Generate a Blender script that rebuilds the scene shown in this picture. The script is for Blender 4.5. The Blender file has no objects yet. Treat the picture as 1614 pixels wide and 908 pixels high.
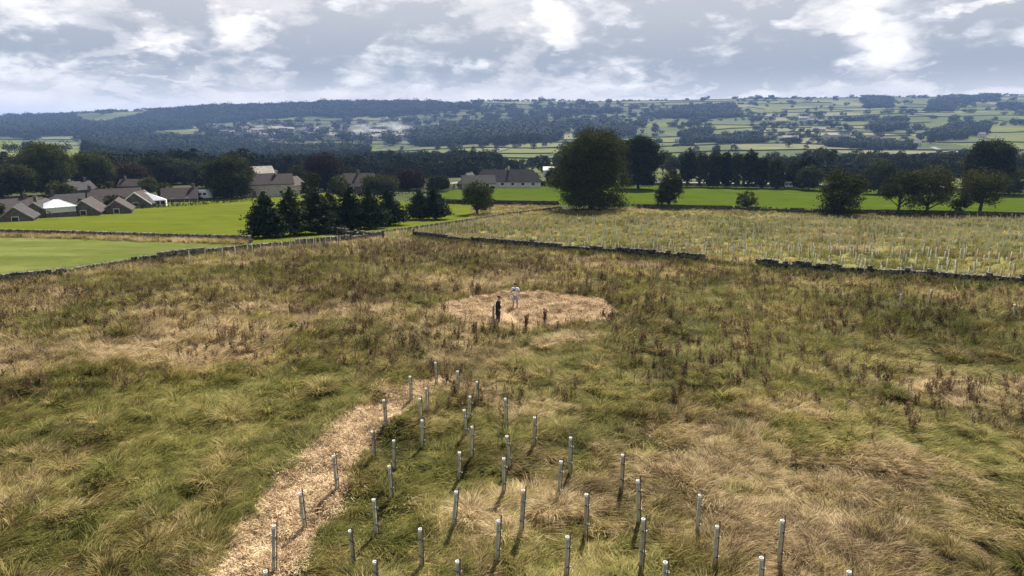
import bpy, math, random
import numpy as np
from mathutils import Vector, Matrix

# ------------------------------------------------------------------ camera, sky, sun, exposure
S = bpy.context.scene
COL = S.collection
R = math.radians
CAM_H, PITCH, F, CX, CY = 11.2, R(13.35), 1070.0, 807.0, 454.0
cd = bpy.data.cameras.new('camera'); cam = bpy.data.objects.new('camera', cd); COL.objects.link(cam)
cam.location = (0, 0, CAM_H); cam.rotation_euler = (R(90) - PITCH, 0, 0)
cd.sensor_width = 36.0; cd.lens = F / 1614 * 36; cd.clip_end = 30000; cd.clip_start = 0.1
S.camera = cam
S.view_settings.view_transform = 'Standard'; S.view_settings.look = 'None'
S.view_settings.exposure = 1.14; S.view_settings.gamma = 1.0; S.view_settings.use_curve_mapping = False
S.render.engine = 'CYCLES'
cy = S.cycles
cy.max_bounces = 6; cy.diffuse_bounces = 2; cy.glossy_bounces = 2; cy.transmission_bounces = 3
cy.volume_bounces = 0; cy.transparent_max_bounces = 8; cy.use_denoising = True; cy.denoiser = 'OPENIMAGEDENOISE'; cy.denoising_input_passes = 'RGB_ALBEDO_NORMAL'; cy.denoising_prefilter = 'NONE'
cy.use_adaptive_sampling = True; cy.adaptive_threshold = 0.02
cy.caustics_reflective = False; cy.caustics_refractive = False

SUN_EL, SUN_AZ = R(46), R(15)      # azimuth measured from +Y towards +X
sl = bpy.data.lights.new('sun', 'SUN'); so = bpy.data.objects.new('sun', sl); COL.objects.link(so)
sl.energy = 5.0; sl.angle = R(0.6); sl.color = (1.0, 0.935, 0.83)
so.rotation_euler = Vector((-math.sin(SUN_AZ) * math.cos(SUN_EL), -math.cos(SUN_AZ) * math.cos(SUN_EL), -math.sin(SUN_EL))).to_track_quat('-Z', 'Y').to_euler()

W = bpy.data.worlds.new('World'); S.world = W; W.use_nodes = True

class NT:
    def __init__(s, tree): s.t = tree; s.n = tree.nodes; s.l = tree.links
    def new(s, typ, **kw):
        nd = s.n.new(typ)
        for k, v in kw.items(): setattr(nd, k, v)
        return nd
    def put(s, sock, v):
        if isinstance(v, bpy.types.NodeSocket): s.l.new(v, sock)
        elif isinstance(v, (tuple, list)) and len(v) == 3 and sock.type == 'RGBA': sock.default_value = (*v, 1)
        else: sock.default_value = v
    def math(s, op, a, b=None, c=None, clamp=False):
        nd = s.new('ShaderNodeMath', operation=op, use_clamp=clamp)
        s.put(nd.inputs[0], a)
        if b is not None: s.put(nd.inputs[1], b)
        if c is not None: s.put(nd.inputs[2], c)
        return nd.outputs[0]
    def mix(s, f, a, b, blend='MIX'):
        nd = s.new('ShaderNodeMix', data_type='RGBA', blend_type=blend)
        s.put(nd.inputs[0], f); s.put(nd.inputs[6], a); s.put(nd.inputs[7], b)
        return nd.outputs[2]
    def ramp(s, f, lo, hi, a=0.0, b=1.0):
        nd = s.new('ShaderNodeMapRange', interpolation_type='SMOOTHSTEP')
        for i, v in enumerate((f, lo, hi, a, b)): s.put(nd.inputs[i], v)
        return nd.outputs[0]
    def noise(s, vec, scale, detail=3, rough=0.55, dist=0.0):
        nd = s.new('ShaderNodeTexNoise')
        if vec is not None: s.l.new(vec, nd.inputs['Vector'])
        nd.inputs['Scale'].default_value = scale; nd.inputs['Detail'].default_value = detail
        nd.inputs['Roughness'].default_value = rough; nd.inputs['Distortion'].default_value = dist
        return nd.outputs[0]
    def vscale(s, vec, xyz, add=(0, 0, 0)):
        nd = s.new('ShaderNodeMapping'); s.l.new(vec, nd.inputs[0]); nd.inputs[3].default_value = xyz; nd.inputs[1].default_value = add
        return nd.outputs[0]

def build_world():
    k = NT(W.node_tree); k.n.clear()
    out = k.new('ShaderNodeOutputWorld'); bg = k.new('ShaderNodeBackground'); k.l.new(bg.outputs[0], out.inputs[0])
    bg.inputs[1].default_value = 0.065
    sky = k.new('ShaderNodeTexSky', sky_type='NISHITA'); sky.sun_disc = False
    sky.sun_elevation = SUN_EL; sky.sun_rotation = SUN_AZ; sky.air_density = 1.3; sky.dust_density = 1.5
    tc = k.new('ShaderNodeTexCoord'); d = tc.outputs['Generated']
    sp = k.new('ShaderNodeSeparateXYZ'); k.l.new(d, sp.inputs[0]); X, Y, Z = sp.outputs
    az = k.math('ARCTAN2', X, Y); el = k.math('ARCSINE', Z)
    # clouds stretch out sideways towards the horizon
    st = k.vscale(d, (1, 1, 2.0)); st2 = k.vscale(d, (1, 1, 2.6), (3.1, 1.7, 0.4))
    n1 = k.noise(st, 8.5, 9, 0.55, 0.15); n2 = k.noise(st2, 20, 8, 0.56, 0.1); n3 = k.noise(st2, 3.2, 3, 0.5); n4 = k.noise(k.vscale(d, (1, 1, 2.4), (7, 2, 5)), 12, 9, 0.6, 0.0)
    wv = k.new('ShaderNodeVectorMath', operation='MULTIPLY_ADD'); nc = k.new('ShaderNodeTexNoise'); nc.inputs['Scale'].default_value = 9; nc.inputs['Detail'].default_value = 4; k.l.new(st2, nc.inputs['Vector']); k.l.new(nc.outputs[1], wv.inputs[0]); wv.inputs[1].default_value = (.16, .16, .16); k.l.new(st2, wv.inputs[2])
    vo = k.new('ShaderNodeTexVoronoi', feature='SMOOTH_F1'); k.l.new(wv.outputs[0], vo.inputs['Vector']); vo.inputs['Scale'].default_value = 13; vo.inputs['Smoothness'].default_value = .25; vo.inputs['Detail'].default_value = 3; vo.inputs['Roughness'].default_value = .5
    c3 = k.math('SUBTRACT', vo.outputs['Distance'], 0.40)
    c1 = k.math('SUBTRACT', n1, 0.5); c2 = k.math('SUBTRACT', n2, 0.5)
    azn = k.math('ADD', az, k.math('ADD', k.math('MULTIPLY', c1, 0.20), k.math('MULTIPLY', c2, 0.07)))
    eln = k.math('ADD', el, k.math('ADD', k.math('MULTIPLY', k.math('SUBTRACT', n4, 0.5), 0.07), k.math('ADD', k.math('MULTIPLY', c2, 0.03), k.math('MULTIPLY', c3, 0.035))))
    def blob(px, py, w, h, s, e0_=0.45, flat_=2.0):
        a0 = math.atan((px - CX) / F); e0 = math.atan((CY - py) / F) - PITCH
        dx = k.math('DIVIDE', k.math('SUBTRACT', azn, a0), w / F)
        dy = k.math('DIVIDE', k.math('SUBTRACT', eln, e0), h / F)
        dy = k.math('MAXIMUM', dy, k.math('MULTIPLY', dy, -flat_))
        q = k.math('ADD', k.math('MULTIPLY', dx, dx), k.math('MULTIPLY', dy, dy))
        return k.ramp(q, e0_, 1.1, s, 0.0)
    dark = 0.0
    for b in ((610, 72, 210, 90, .82), (1060, 74, 255, 110, 1.0), (1500, 74, 150, 110, .88), (10, 66, 130, 60, .75), (290, 96, 110, 26, .45), (300, 40, 90, 50, .55),
              (1290, 64, 70, 30, .5), (1270, 118, 120, 12, .34), (640, 118, 80, 14, .36), (1130, 112, 120, 12, .34), (100, 128, 150, 22, .42), (420, 112, 90, 14, .34), (900, 122, 90, 12, .25), (1480, 116, 120, 12, .42)):
        v = blob(*b); dark = v if dark == 0.0 else k.math('MAXIMUM', dark, v)
    glow = 0.0
    for b in ((868, 18, 60, 36, .9, .0, 1.0), (1352, 62, 70, 40, .9, .0, 1.0), (1300, 20, 90, 30, .7, .1, 1.0), (392, 34, 44, 36, .6, .1, 1.0), (270, 62, 40, 26, .6, .1, 1.0), (950, 108, 120, 14, .35, .1, 1.0), (1540, 14, 60, 16, .7, .1, 1.0)):
        v = blob(*b); glow = v if glow == 0.0 else k.math('MAXIMUM', glow, v)
    low = k.ramp(el, 0.01, 0.07)
    amt = k.math('MULTIPLY', dark, k.ramp(n1, 0.32, 0.68, 1.12, 0.62))
    amt = k.math('ADD', amt, k.math('MULTIPLY', k.ramp(n4, 0.38, 0.64, 0.34, 0.0), low), clamp=True)
    amt = k.math('SUBTRACT', amt, k.math('MULTIPLY', k.ramp(n2, 0.42, 0.76), 0.24), clamp=True)
    amt = k.math('ADD', amt, k.math('MULTIPLY', c3, k.ramp(el, 0.0, 0.05, 0.15, 0.55)), clamp=True)
    amt = k.math('MULTIPLY', amt, k.ramp(el, 0.075, 0.17, 1.0, 0.74))
    amt = k.math('SUBTRACT', amt, k.math('MULTIPLY', glow, 0.9), clamp=True)
    cl = k.mix(amt, (7.4, 7.15, 7.1), (2.9, 3.2, 3.65))
    hz = k.mix(k.ramp(n4, 0.40, 0.62), (6.7, 6.4, 6.3), (8.0, 7.5, 7.1))
    cl = k.mix(k.ramp(el, 0.005, 0.08, 0.85, 0.0), cl, hz)
    rim = k.math('MULTIPLY', k.ramp(n2, 0.36, 0.70), k.math('ADD', k.math('MULTIPLY', glow, 0.65), k.math('MULTIPLY', k.ramp(n1, 0.52, 0.60), k.ramp(el, 0.03, 0.07, 0, .5))), clamp=True)
    cl = k.mix(rim, cl, (9.6, 9.5, 9.5))
    cover = k.ramp(n3, 0.40, 0.62, 1.0, 0.35)
    hi = k.ramp(el, 0.20, 0.45)
    cover = k.math('SUBTRACT', 1.0, k.math('MULTIPLY', hi, k.math('SUBTRACT', 1.0, k.math('MULTIPLY', cover, 0.45))))
    col = k.mix(cover, k.mix(1.0, sky.outputs[0], (.62, .62, .62), 'MULTIPLY'), cl)
    k.l.new(col, bg.inputs[0])
build_world()

# ------------------------------------------------------------------ helpers
rnd = random.Random(7)
NP = np.random.default_rng(11)

def tag(o, label=None, cat=None, group=None, kind=None):
    if label: o['label'] = label
    if cat: o['category'] = cat
    if group: o['group'] = group
    if kind: o['kind'] = kind
    return o

def mesh(name, V, Fc, mats=None, attrs=None, smooth=False, mi=None):
    """V (N,3), Fc (M,4) or (M,3) arrays or list of such arrays"""
    if not isinstance(Fc, list): Fc = [Fc]
    Fc = [np.asarray(f, dtype=np.int32) for f in Fc if len(f)]
    me = bpy.data.meshes.new(name); V = np.asarray(V, dtype=np.float32)
    me.vertices.add(len(V)); me.vertices.foreach_set('co', V.ravel())
    idx = np.concatenate([f.ravel() for f in Fc]); cnt = np.concatenate([np.full(len(f), f.shape[1]) for f in Fc])
    me.loops.add(len(idx)); me.loops.foreach_set('vertex_index', idx)
    me.polygons.add(len(cnt)); st = np.concatenate([[0], np.cumsum(cnt)[:-1]])
    me.polygons.foreach_set('loop_start', st.astype(np.int32)); me.polygons.foreach_set('loop_total', cnt.astype(np.int32))
    if mi is not None: me.polygons.foreach_set('material_index', np.asarray(mi, dtype=np.int32))
    if smooth: me.polygons.foreach_set('use_smooth', np.ones(len(cnt), dtype=bool))
    me.update(calc_edges=True)
    for m in (mats or []): me.materials.append(m)
    for an, dom, typ, arr in (attrs or []):
        a = me.attributes.new(an, typ, dom)
        a.data.foreach_set('value' if typ == 'FLOAT' else ('color' if 'COLOR' in typ else 'vector'), np.asarray(arr, dtype=np.float32).ravel())
    return me

def link(name, me, parent=None, loc=None):
    o = bpy.data.objects.new(name, me); COL.objects.link(o)
    if parent: o.parent = parent
    if loc is not None: o.location = loc
    return o

def empty(name, loc, rz=0.0):
    o = bpy.data.objects.new(name, None); COL.objects.link(o); o.location = loc; o.rotation_euler = (0, 0, rz); o.empty_display_size = 0.3
    return o

class MB:
    """collects simple solids into one mesh"""
    def __init__(s): s.v = []; s.f = []; s.a = []; s.n = 0
    def add(s, V, Fs, a=0.5):
        V = np.asarray(V, float); s.v.append(V)
        for f in Fs: s.f.append(tuple(i + s.n for i in f))
        s.a += [a] * len(V); s.n += len(V)
    def box(s, c, d, rz=0.0, tilt=0.0, jit=0.0, a=0.5):
        h = np.array(d) / 2
        V = np.array([(x, y, z) for x in (-1, 1) for y in (-1, 1) for z in (-1, 1)], float) * h
        if jit: V += NP.uniform(-jit, jit, V.shape)
        if tilt:
            ct, s_ = math.cos(tilt), math.sin(tilt); V = V @ np.array([[ct, 0, -s_], [0, 1, 0], [s_, 0, ct]])
        ca, sa = math.cos(rz), math.sin(rz); V = V @ np.array([[ca, sa, 0], [-sa, ca, 0], [0, 0, 1]])
        s.add(V + np.array(c), [(0, 1, 3, 2), (4, 6, 7, 5), (0, 4, 5, 1), (2, 3, 7, 6), (0, 2, 6, 4), (1, 5, 7, 3)], a)
    def tube(s, pts, rad, n=8, caps=True, a=0.5):
        pts = [Vector(p) for p in pts]; rings = []
        for i, p in enumerate(pts):
            t = (pts[min(i + 1, len(pts) - 1)] - pts[max(i - 1, 0)]).normalized()
            u = t.orthogonal().normalized() if abs(t.z) < .99 else Vector((1, 0, 0)); w = t.cross(u); u = w.cross(t)
            r = rad[i] if hasattr(rad, '__len__') else rad
            rings.append([p + (u * math.cos(2 * math.pi * j / n) + w * math.sin(2 * math.pi * j / n)) * r for j in range(n)])
        V = [tuple(q) for rg in rings for q in rg]; Fs = []
        for i in range(len(pts) - 1):
            for j in range(n):
                a0, b0 = i * n + j, i * n + (j + 1) % n
                Fs.append((a0, b0, b0 + n, a0 + n))
        if caps: Fs.append(tuple(range(n - 1, -1, -1))); Fs.append(tuple((len(pts) - 1) * n + j for j in range(n)))
        s.add(V, Fs, a)
    def mesh(s, name, mat, smooth=False):
        me = bpy.data.meshes.new(name); me.from_pydata(np.concatenate(s.v).tolist(), [], s.f); me.update()
        if smooth: me.polygons.foreach_set('use_smooth', np.ones(len(me.polygons), dtype=bool))
        at = me.attributes.new('tone', 'FLOAT', 'POINT'); at.data.foreach_set('value', np.array(s.a, dtype=np.float32))
        if mat: me.materials.append(mat)
        return me
    def build(s, name, mat, parent=None, loc=None, smooth=False): return link(name, s.mesh(name, mat, smooth), parent, loc)

# value noise on arrays
_perm = NP.random((256, 256))
def vnoise(x, y, seed=0):
    x = np.asarray(x, float) + seed * 17.31; y = np.asarray(y, float) - seed * 9.77
    xi = np.floor(x).astype(int); yi = np.floor(y).astype(int); fx = x - xi; fy = y - yi
    fx = fx * fx * (3 - 2 * fx); fy = fy * fy * (3 - 2 * fy)
    g = lambda a, b: _perm[a & 255, b & 255]
    return (g(xi, yi) * (1 - fx) + g(xi + 1, yi) * fx) * (1 - fy) + (g(xi, yi + 1) * (1 - fx) + g(xi + 1, yi + 1) * fx) * fy
def fbm(x, y, seed=0, o=3): return sum(vnoise(x * 2 ** i, y * 2 ** i, seed + i) / 2 ** i for i in range(o)) / sum(1 / 2 ** i for i in range(o))

# ------------------------------------------------------------------ terrain
def elev_of(yimg): return math.tan(math.atan((CY - yimg) / F) - PITCH)
YF = [400, 600, 900, 1300, 2000, 2600, 3200, 3800, 7000]
TAB = {-1000: (278, 262, 218, 235, 212, 200, 188, 194, 183), 0: (278, 260, 219, 234, 212, 200, 186, 191, 183),
       110: (278, 266, 226, 232, 212, 198, 182, 188, 184), 230: (280, 272, 254, 238, 212, 195, 176, 186, 190),
       400: (282, 277, 263, 243, 213, 192, 168, 180, 190), 600: (281, 270, 252, 236, 211, 188, 163, 174, 190),
       800: (277, 263, 244, 226, 200, 178, 161, 172, 190), 1000: (275, 262, 243, 222, 192, 172, 160, 170, 190),
       1150: (274, 260, 240, 218, 187, 168, 156, 166, 190), 1614: (273, 258, 236, 212, 180, 162, 151, 160, 190), 2600: (273, 258, 236, 212, 180, 162, 151, 160, 190)}
YN = [0.1, 44, 60, 80, 110, 150, 214, 260, 300]; ZN = [0, 0, -.8, -2.6, -5.0, -7.4, -10, -11.2, -12.4]
def pchip(x, y, q):
    x = np.array(x, float); y = np.array(y, float); h = np.diff(x); d = np.diff(y) / h
    m = np.zeros_like(y); m[0] = d[0]; m[-1] = d[-1]
    for i in range(1, len(x) - 1):
        if d[i - 1] * d[i] > 0: m[i] = 2 * d[i - 1] * d[i] / (d[i - 1] + d[i])
    k = np.clip(np.searchsorted(x, q) - 1, 0, len(x) - 2); t = np.clip((q - x[k]) / h[k], 0, 1)
    return ((2 * t ** 3 - 3 * t ** 2 + 1) * y[k] + (t ** 3 - 2 * t ** 2 + t) * h[k] * m[k] + (-2 * t ** 3 + 3 * t ** 2) * y[k + 1] + (t ** 3 - t ** 2) * h[k] * m[k + 1])
LQ = np.linspace(math.log(2), math.log(12000), 900)
COLX = sorted(TAB); GRID = []
for cx_ in COLX:
    zf = [CAM_H + Y * elev_of(yi) for Y, yi in zip(YF, TAB[cx_])]
    GRID.append(pchip([math.log(v) for v in YN] + [math.log(v) for v in YF] + [math.log(14000)], ZN + zf + [0], LQ))
GRID = np.array(GRID)
def ground(X, Y, bumps=True):
    X = np.asarray(X, float); Y = np.asarray(Y, float)
    r = np.hypot(X, Y) + 1e-6; th = np.arctan2(X, Y); tc = np.clip(th, -0.95, 0.95)
    ye = np.clip(r * np.cos(tc), 2, 12000); u = np.tan(tc)
    xi = CX + F * u / 1.035
    c = np.interp(xi, COLX, np.arange(len(COLX))); c0 = np.clip(np.floor(c).astype(int), 0, len(COLX) - 2); fc = c - c0; fc = fc * fc * (3 - 2 * fc)
    q = (np.log(ye) - LQ[0]) / (LQ[1] - LQ[0]); q0 = np.clip(np.floor(q).astype(int), 0, len(LQ) - 2); fq = np.clip(q - q0, 0, 1)
    z = (GRID[c0, q0] * (1 - fq) + GRID[c0, q0 + 1] * fq) * (1 - fc) + (GRID[c0 + 1, q0] * (1 - fq) + GRID[c0 + 1, q0 + 1] * fq) * fc
    if bumps:
        near = np.clip((75 - r) / 30, 0, 1)
        z = z + near * ((fbm(X / 3.2, Y / 3.2, 3) - .5) * 0.42 + (fbm(X / 1.1, Y / 1.1, 4) - .5) * 0.42)
        far = np.clip((r - 500) / 600, 0, 1)
        z = z + far * (fbm(X / 260, Y / 260, 5) - .5) * 15 * np.clip((3400 - r) / 600, 0.25, 1)
    return z
def gz(x, y): return float(ground(x, y))
def P(px, py):
    """the point of the ground seen at photo pixel px, py"""
    u = (px - CX) / F; t = (CY - py) / F
    d = np.array([u, math.cos(PITCH) + t * math.sin(PITCH), -math.sin(PITCH) + t * math.cos(PITCH)])
    s = np.exp(np.linspace(math.log(5), math.log(9000), 1600)) / d[1]
    z = CAM_H + s * d[2]; g = ground(s * d[0], s * d[1]); k = np.argmax(z < g)
    if k == 0: k = len(s) - 1
    a, b = (z[k - 1] - g[k - 1]), (z[k] - g[k]); f = a / (a - b) if a != b else 0
    q = s[k - 1] + (s[k] - s[k - 1]) * f
    return Vector((q * d[0], q * d[1], float(ground(q * d[0], q * d[1]))))
def depth(p): return p[1] * math.cos(PITCH) - (p[2] - CAM_H) * math.sin(PITCH)
def mpp(p): return depth(p) / F                       # metres per photo pixel there
def pix(X, Y, Z):
    dep = Y * math.cos(PITCH) - (Z - CAM_H) * math.sin(PITCH); up = Y * math.sin(PITCH) + (Z - CAM_H) * math.cos(PITCH)
    return CX + F * X / dep, CY - F * up / dep
def poly(pp): return np.array([P(*q)[:2] for q in pp])
def inside(X, Y, pg):
    r = np.zeros(np.shape(X), bool); n = len(pg)
    for i in range(n):
        x0, y0 = pg[i]; x1, y1 = pg[(i + 1) % n]
        if y0 == y1: continue
        c = ((y0 > Y) != (y1 > Y)) & (X < (x1 - x0) * (Y - y0) / (y1 - y0) + x0); r ^= c
    return r

LEFT_WALL = [(-260, 486), (-60, 462), (0, 453), (100, 441), (160, 429), (300, 411), (420, 397), (540, 386), (604, 378)]
RIGHT_WALL = [(654, 378), (760, 390), (900, 402), (1010, 412), (1110, 420), (1190, 429), (1300, 438), (1450, 447), (1614, 457), (1800, 468)]
A_WALL = [(-260, 363), (0, 371), (120, 374), (200, 377), (395, 383)]
B_TOP = [(-260, 356), (0, 341), (100, 332), (200, 324), (300, 318), (420, 308)]
PLANT_EDGE = [(575, 376), (700, 358), (800, 342), (884, 331)]
FAR_EDGE = [(884, 331), (1000, 329), (1150, 332), (1300, 338), (1450, 340), (1614, 344), (1800, 349)]
Z_A = poly(LEFT_WALL[::-1] + A_WALL[:] [:0] + [(-260, 486)] + A_WALL + [(420, 392)])
Z_A = poly([(-260, 486), (-60, 462), (0, 453), (100, 441), (160, 429), (300, 411), (420, 397), (395, 383)] + A_WALL[::-1][1:])
Z_B = poly(A_WALL + [(420, 397), (540, 386), (590, 378), (700, 358), (745, 340), (742, 322), (690, 320), (640, 318), (560, 306), (480, 304)] + B_TOP[::-1])
Z_C = poly([(690, 319), (745, 321), (880, 323), (930, 326), (930, 288), (900, 288), (770, 291), (720, 299), (690, 302)])
Z_D = poly([(930, 326), (960, 326), (1150, 328), (1300, 333), (1614, 338), (1800, 342), (1800, 303), (1614, 303), (1400, 298), (1200, 294), (960, 290), (930, 288)])
Z_P = poly(PLANT_EDGE + FAR_EDGE[1:] + RIGHT_WALL[::-1])
Z_R = poly([(700, 358), (745, 340), (742, 322), (880, 323), (884, 331), (800, 342)])
CIRC_C = (P(830, 461) + P(830, 523)) / 2
CIRC_RX = (P(965, 487).x - P(694, 487).x) / 2; CIRC_RY = (P(830, 461).y - P(830, 523).y) / 2
PATH_PX = [(690, 607, 24), (640, 622, 32), (585, 655, 42), (545, 700, 52), (500, 755, 62), (455, 820, 66), (400, 905, 74), (300, 1060, 96)]
PATH = [(P(a, b), c * mpp(P(a, b)) * 0.84) for a, b, c in PATH_PX]
def mulch_mask(X, Y, grow=0.0):
    wob = (fbm(X / 1.3, Y / 1.3, 21) - .5) * 1.3
    c = np.hypot((X - CIRC_C.x) / CIRC_RX, (Y - CIRC_C.y) / CIRC_RY) < 1 + wob * 0.14 + grow / CIRC_RX
    p = np.zeros(np.shape(X), bool)
    for (a, wa), (b, wb) in zip(PATH[:-1], PATH[1:]):
        dx, dy = b.x - a.x, b.y - a.y; L = dx * dx + dy * dy
        t = np.clip(((X - a.x) * dx + (Y - a.y) * dy) / L, 0, 1)
        dd = np.hypot(X - (a.x + t * dx), Y - (a.y + t * dy)); p |= dd < (wa + (wb - wa) * t) + wob * 0.7 + grow
    return c, p

# land use on the far slopes, laid out as a patchwork of walled fields
CW, CD = 165.0, 165.0
def warp(X, Y): return X + 70 * np.sin(Y / 330) + 22 * np.sin(X / 170 + 1.3), Y + 0.10 * X + 42 * np.sin(X / 310 + .7) + 16 * np.sin(X / 120) + 12 * np.sin(Y / 210)
def unwarp(a, b):
    X, Y = a, b
    for _ in range(25):
        wa, wb = warp(X, Y); X = X + (a - wa) * .8; Y = Y + (b - wb) * .8
    return X, Y
WOODS_PX = [  # dark woods of the valley sides
    [(-300, 186), (0, 190), (108, 184), (150, 197), (240, 182), (240, 178), (330, 170), (480, 165), (600, 163), (690, 165), (760, 172), (700, 176), (600, 184), (470, 184), (380, 190), (300, 200), (200, 213), (-300, 216)],
    [(138, 222), (200, 212), (330, 230), (420, 234), (560, 233), (660, 234), (700, 230), (870, 214), (880, 226), (760, 232), (640, 234), (560, 240), (560, 252), (720, 255), (800, 262), (760, 279), (560, 283), (400, 286), (170, 288), (140, 262)],
    [(655, 226), (665, 210), (720, 205), (800, 196), (880, 205), (880, 220), (760, 228), (655, 232)],
    [(1010, 168), (1060, 164), (1115, 168), (1110, 184), (1060, 186), (1010, 182)], [(1120, 170), (1160, 166), (1168, 184), (1115, 186)],
    [(1362, 155), (1404, 155), (1404, 171), (1362, 172)], [(1465, 158), (1500, 156), (1512, 160), (1500, 176), (1466, 176)],
    [(1370, 206), (1392, 190), (1428, 188), (1424, 200), (1385, 212)], [(1462, 214), (1480, 202), (1560, 196), (1556, 208), (1520, 222), (1470, 224)],
    [(1500, 158), (1560, 150), (1575, 152), (1572, 160), (1500, 163)], [(1575, 166), (1700, 172), (1700, 178), (1575, 172)],
    [(1230, 260), (1330, 254), (1420, 256), (1520, 248), (1640, 262), (1640, 280), (1230, 282)],
    [(1130, 218), (1200, 212), (1210, 226), (1130, 230)], [(1075, 212), (1120, 206), (1125, 224), (1075, 226)], [(1300, 226), (1340, 222), (1440, 228), (1440, 234), (1300, 233)],
    [(850, 168), (1000, 170), (990, 178), (880, 182)], [(930, 200), (1000, 204), (1005, 215), (930, 215)]]
MOOR_PX = [(620, 165), (800, 165), (1020, 163), (1100, 166), (1010, 200), (880, 212), (700, 200), (640, 205)]
PALE_PX = [[(112, 193), (235, 174), (238, 182), (150, 199)], [(590, 210), (700, 188), (770, 184), (760, 190), (690, 204), (640, 206)],
           [(325, 206), (480, 192), (640, 188), (655, 200), (655, 227), (520, 230), (345, 224)], [(430, 233), (510, 235), (500, 239), (440, 238)], [(560, 243), (640, 234), (800, 231), (880, 224), (960, 224), (960, 254), (760, 256), (690, 252)],
           [(-300, 218), (0, 220), (134, 228), (140, 246), (120, 268), (-300, 268)]]
def pin(xi, yi, pg): return inside(xi, yi, np.array(pg, float))
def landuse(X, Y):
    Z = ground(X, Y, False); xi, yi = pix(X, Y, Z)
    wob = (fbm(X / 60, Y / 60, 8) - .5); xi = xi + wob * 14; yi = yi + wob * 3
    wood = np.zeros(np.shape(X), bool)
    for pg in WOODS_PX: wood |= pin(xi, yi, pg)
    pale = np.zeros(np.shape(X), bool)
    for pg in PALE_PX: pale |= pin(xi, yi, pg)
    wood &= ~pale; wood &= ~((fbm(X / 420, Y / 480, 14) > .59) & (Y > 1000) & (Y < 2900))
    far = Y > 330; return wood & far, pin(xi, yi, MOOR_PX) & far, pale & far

# ------------------------------------------------------------------ materials
def newmat(name):
    m = bpy.data.materials.new(name); m.use_nodes = True; k = NT(m.node_tree); k.n.clear()
    k.out = k.new('ShaderNodeOutputMaterial'); k.geo = k.new('ShaderNodeNewGeometry'); k.pos = k.geo.outputs['Position']; k.m = m
    return k
def attr(k, name): a = k.new('ShaderNodeAttribute', attribute_name=name); return a
def finish(k, col, rough=0.9, bump=None, bs=0.3, bd=0.05, spec=0.2, transl=0.0, tcol=None):
    b = k.new('ShaderNodeBsdfPrincipled'); k.put(b.inputs['Base Color'], col); b.inputs['Roughness'].default_value = rough
    b.inputs['Specular IOR Level'].default_value = spec
    if bump is not None:
        bn = k.new('ShaderNodeBump'); k.l.new(bump, bn.inputs['Height']); bn.inputs['Strength'].default_value = bs; bn.inputs['Distance'].default_value = bd
        k.l.new(bn.outputs[0], b.inputs['Normal'])
    if transl:
        t = k.new('ShaderNodeBsdfTranslucent'); k.put(t.inputs[0], tcol if tcol is not None else col)
        mx = k.new('ShaderNodeMixShader'); mx.inputs[0].default_value = transl; k.l.new(b.outputs[0], mx.inputs[1]); k.l.new(t.outputs[0], mx.inputs[2])
        k.l.new(mx.outputs[0], k.out.inputs[0])
    else: k.l.new(b.outputs[0], k.out.inputs[0])
    return k.m
def flat(name, c, rough=0.7, var=0.15, scale=3.0, spec=0.3, bump=0.0):
    k = newmat(name); n = k.noise(k.pos, scale, 4)
    col = k.mix(k.ramp(n, 0.3, 0.7), tuple(v * (1 - var) for v in c), tuple(v * (1 + var) for v in c))
    return finish(k, col, rough, n if bump else None, bump, 0.02, spec)
def grassmat(name, cols, transl=0.42, patch=(0.10, 0.55)):
    """cols: dark, mid, light; varies from place to place and from blade to blade"""
    k = newmat(name); a = attr(k, 'shade').outputs['Fac']
    n = k.noise(k.pos, patch[0], 4, 0.6); n2 = k.noise(k.pos, patch[1], 3, 0.6)
    f = k.math('ADD', k.math('MULTIPLY', k.ramp(n, .35, .65), .45), k.math('MULTIPLY', k.ramp(n2, .3, .7), .35))
    f = k.math('ADD', f, k.math('MULTIPLY', k.math('SUBTRACT', k.noise(k.pos, 2.3, 2, .6), .5), 1.1)); f = k.math('ADD', f, k.math('MULTIPLY', k.math('SUBTRACT', a, .40), .75), clamp=True)
    c = k.mix(k.ramp(f, 0, .5), cols[0], cols[1]); c = k.mix(k.ramp(f, .5, 1), c, cols[2])
    return finish(k, c, 0.75, spec=0.12, transl=transl)
def pasture(name, c0, c1, c2, stripe=(0.02, .25, .1), amt=.5):
    k = newmat(name); v = k.vscale(k.pos, stripe); n = k.noise(v, 1.0, 5, .6); n2 = k.noise(k.pos, 1.6, 5, .7); n3 = k.noise(k.pos, .03, 3)
    c = k.mix(k.ramp(n, .35, .68), c0, c1); c = k.mix(k.math('MULTIPLY', k.ramp(n2, .5, .75), amt), c, c2)
    c = k.mix(k.math('MULTIPLY', k.ramp(n3, .4, .65), .6), c, c0); n5 = k.noise(k.pos, .16, 6, .72); c = k.mix(k.math('MULTIPLY', k.ramp(n5, .48, .66), .65), c, tuple(v * .72 for v in c0)); c = k.mix(k.math('MULTIPLY', k.ramp(n5, .3, .46, 1, 0), .35), c, c2)
    return finish(k, c, 1.0, k.math('ADD', n2, n), .6, .12, .0)
M = {}
M['soil'] = (lambda k: finish(k, k.mix(k.ramp(k.noise(k.pos, 1.2, 6, .7), .35, .65), (.035, .035, .012), (.12, .105, .045)), .95, k.noise(k.pos, 6, 5), .6, .08, .05))(newmat('meadow_floor'))
M['plant'] = (lambda k: finish(k, k.mix(k.ramp(k.noise(k.pos, .35, 6, .7), .35, .65), (.10, .105, .030), (.19, .18, .060)), .95, k.noise(k.pos, 3, 5), .6, .2, .05))(newmat('plantation_floor'))
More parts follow.
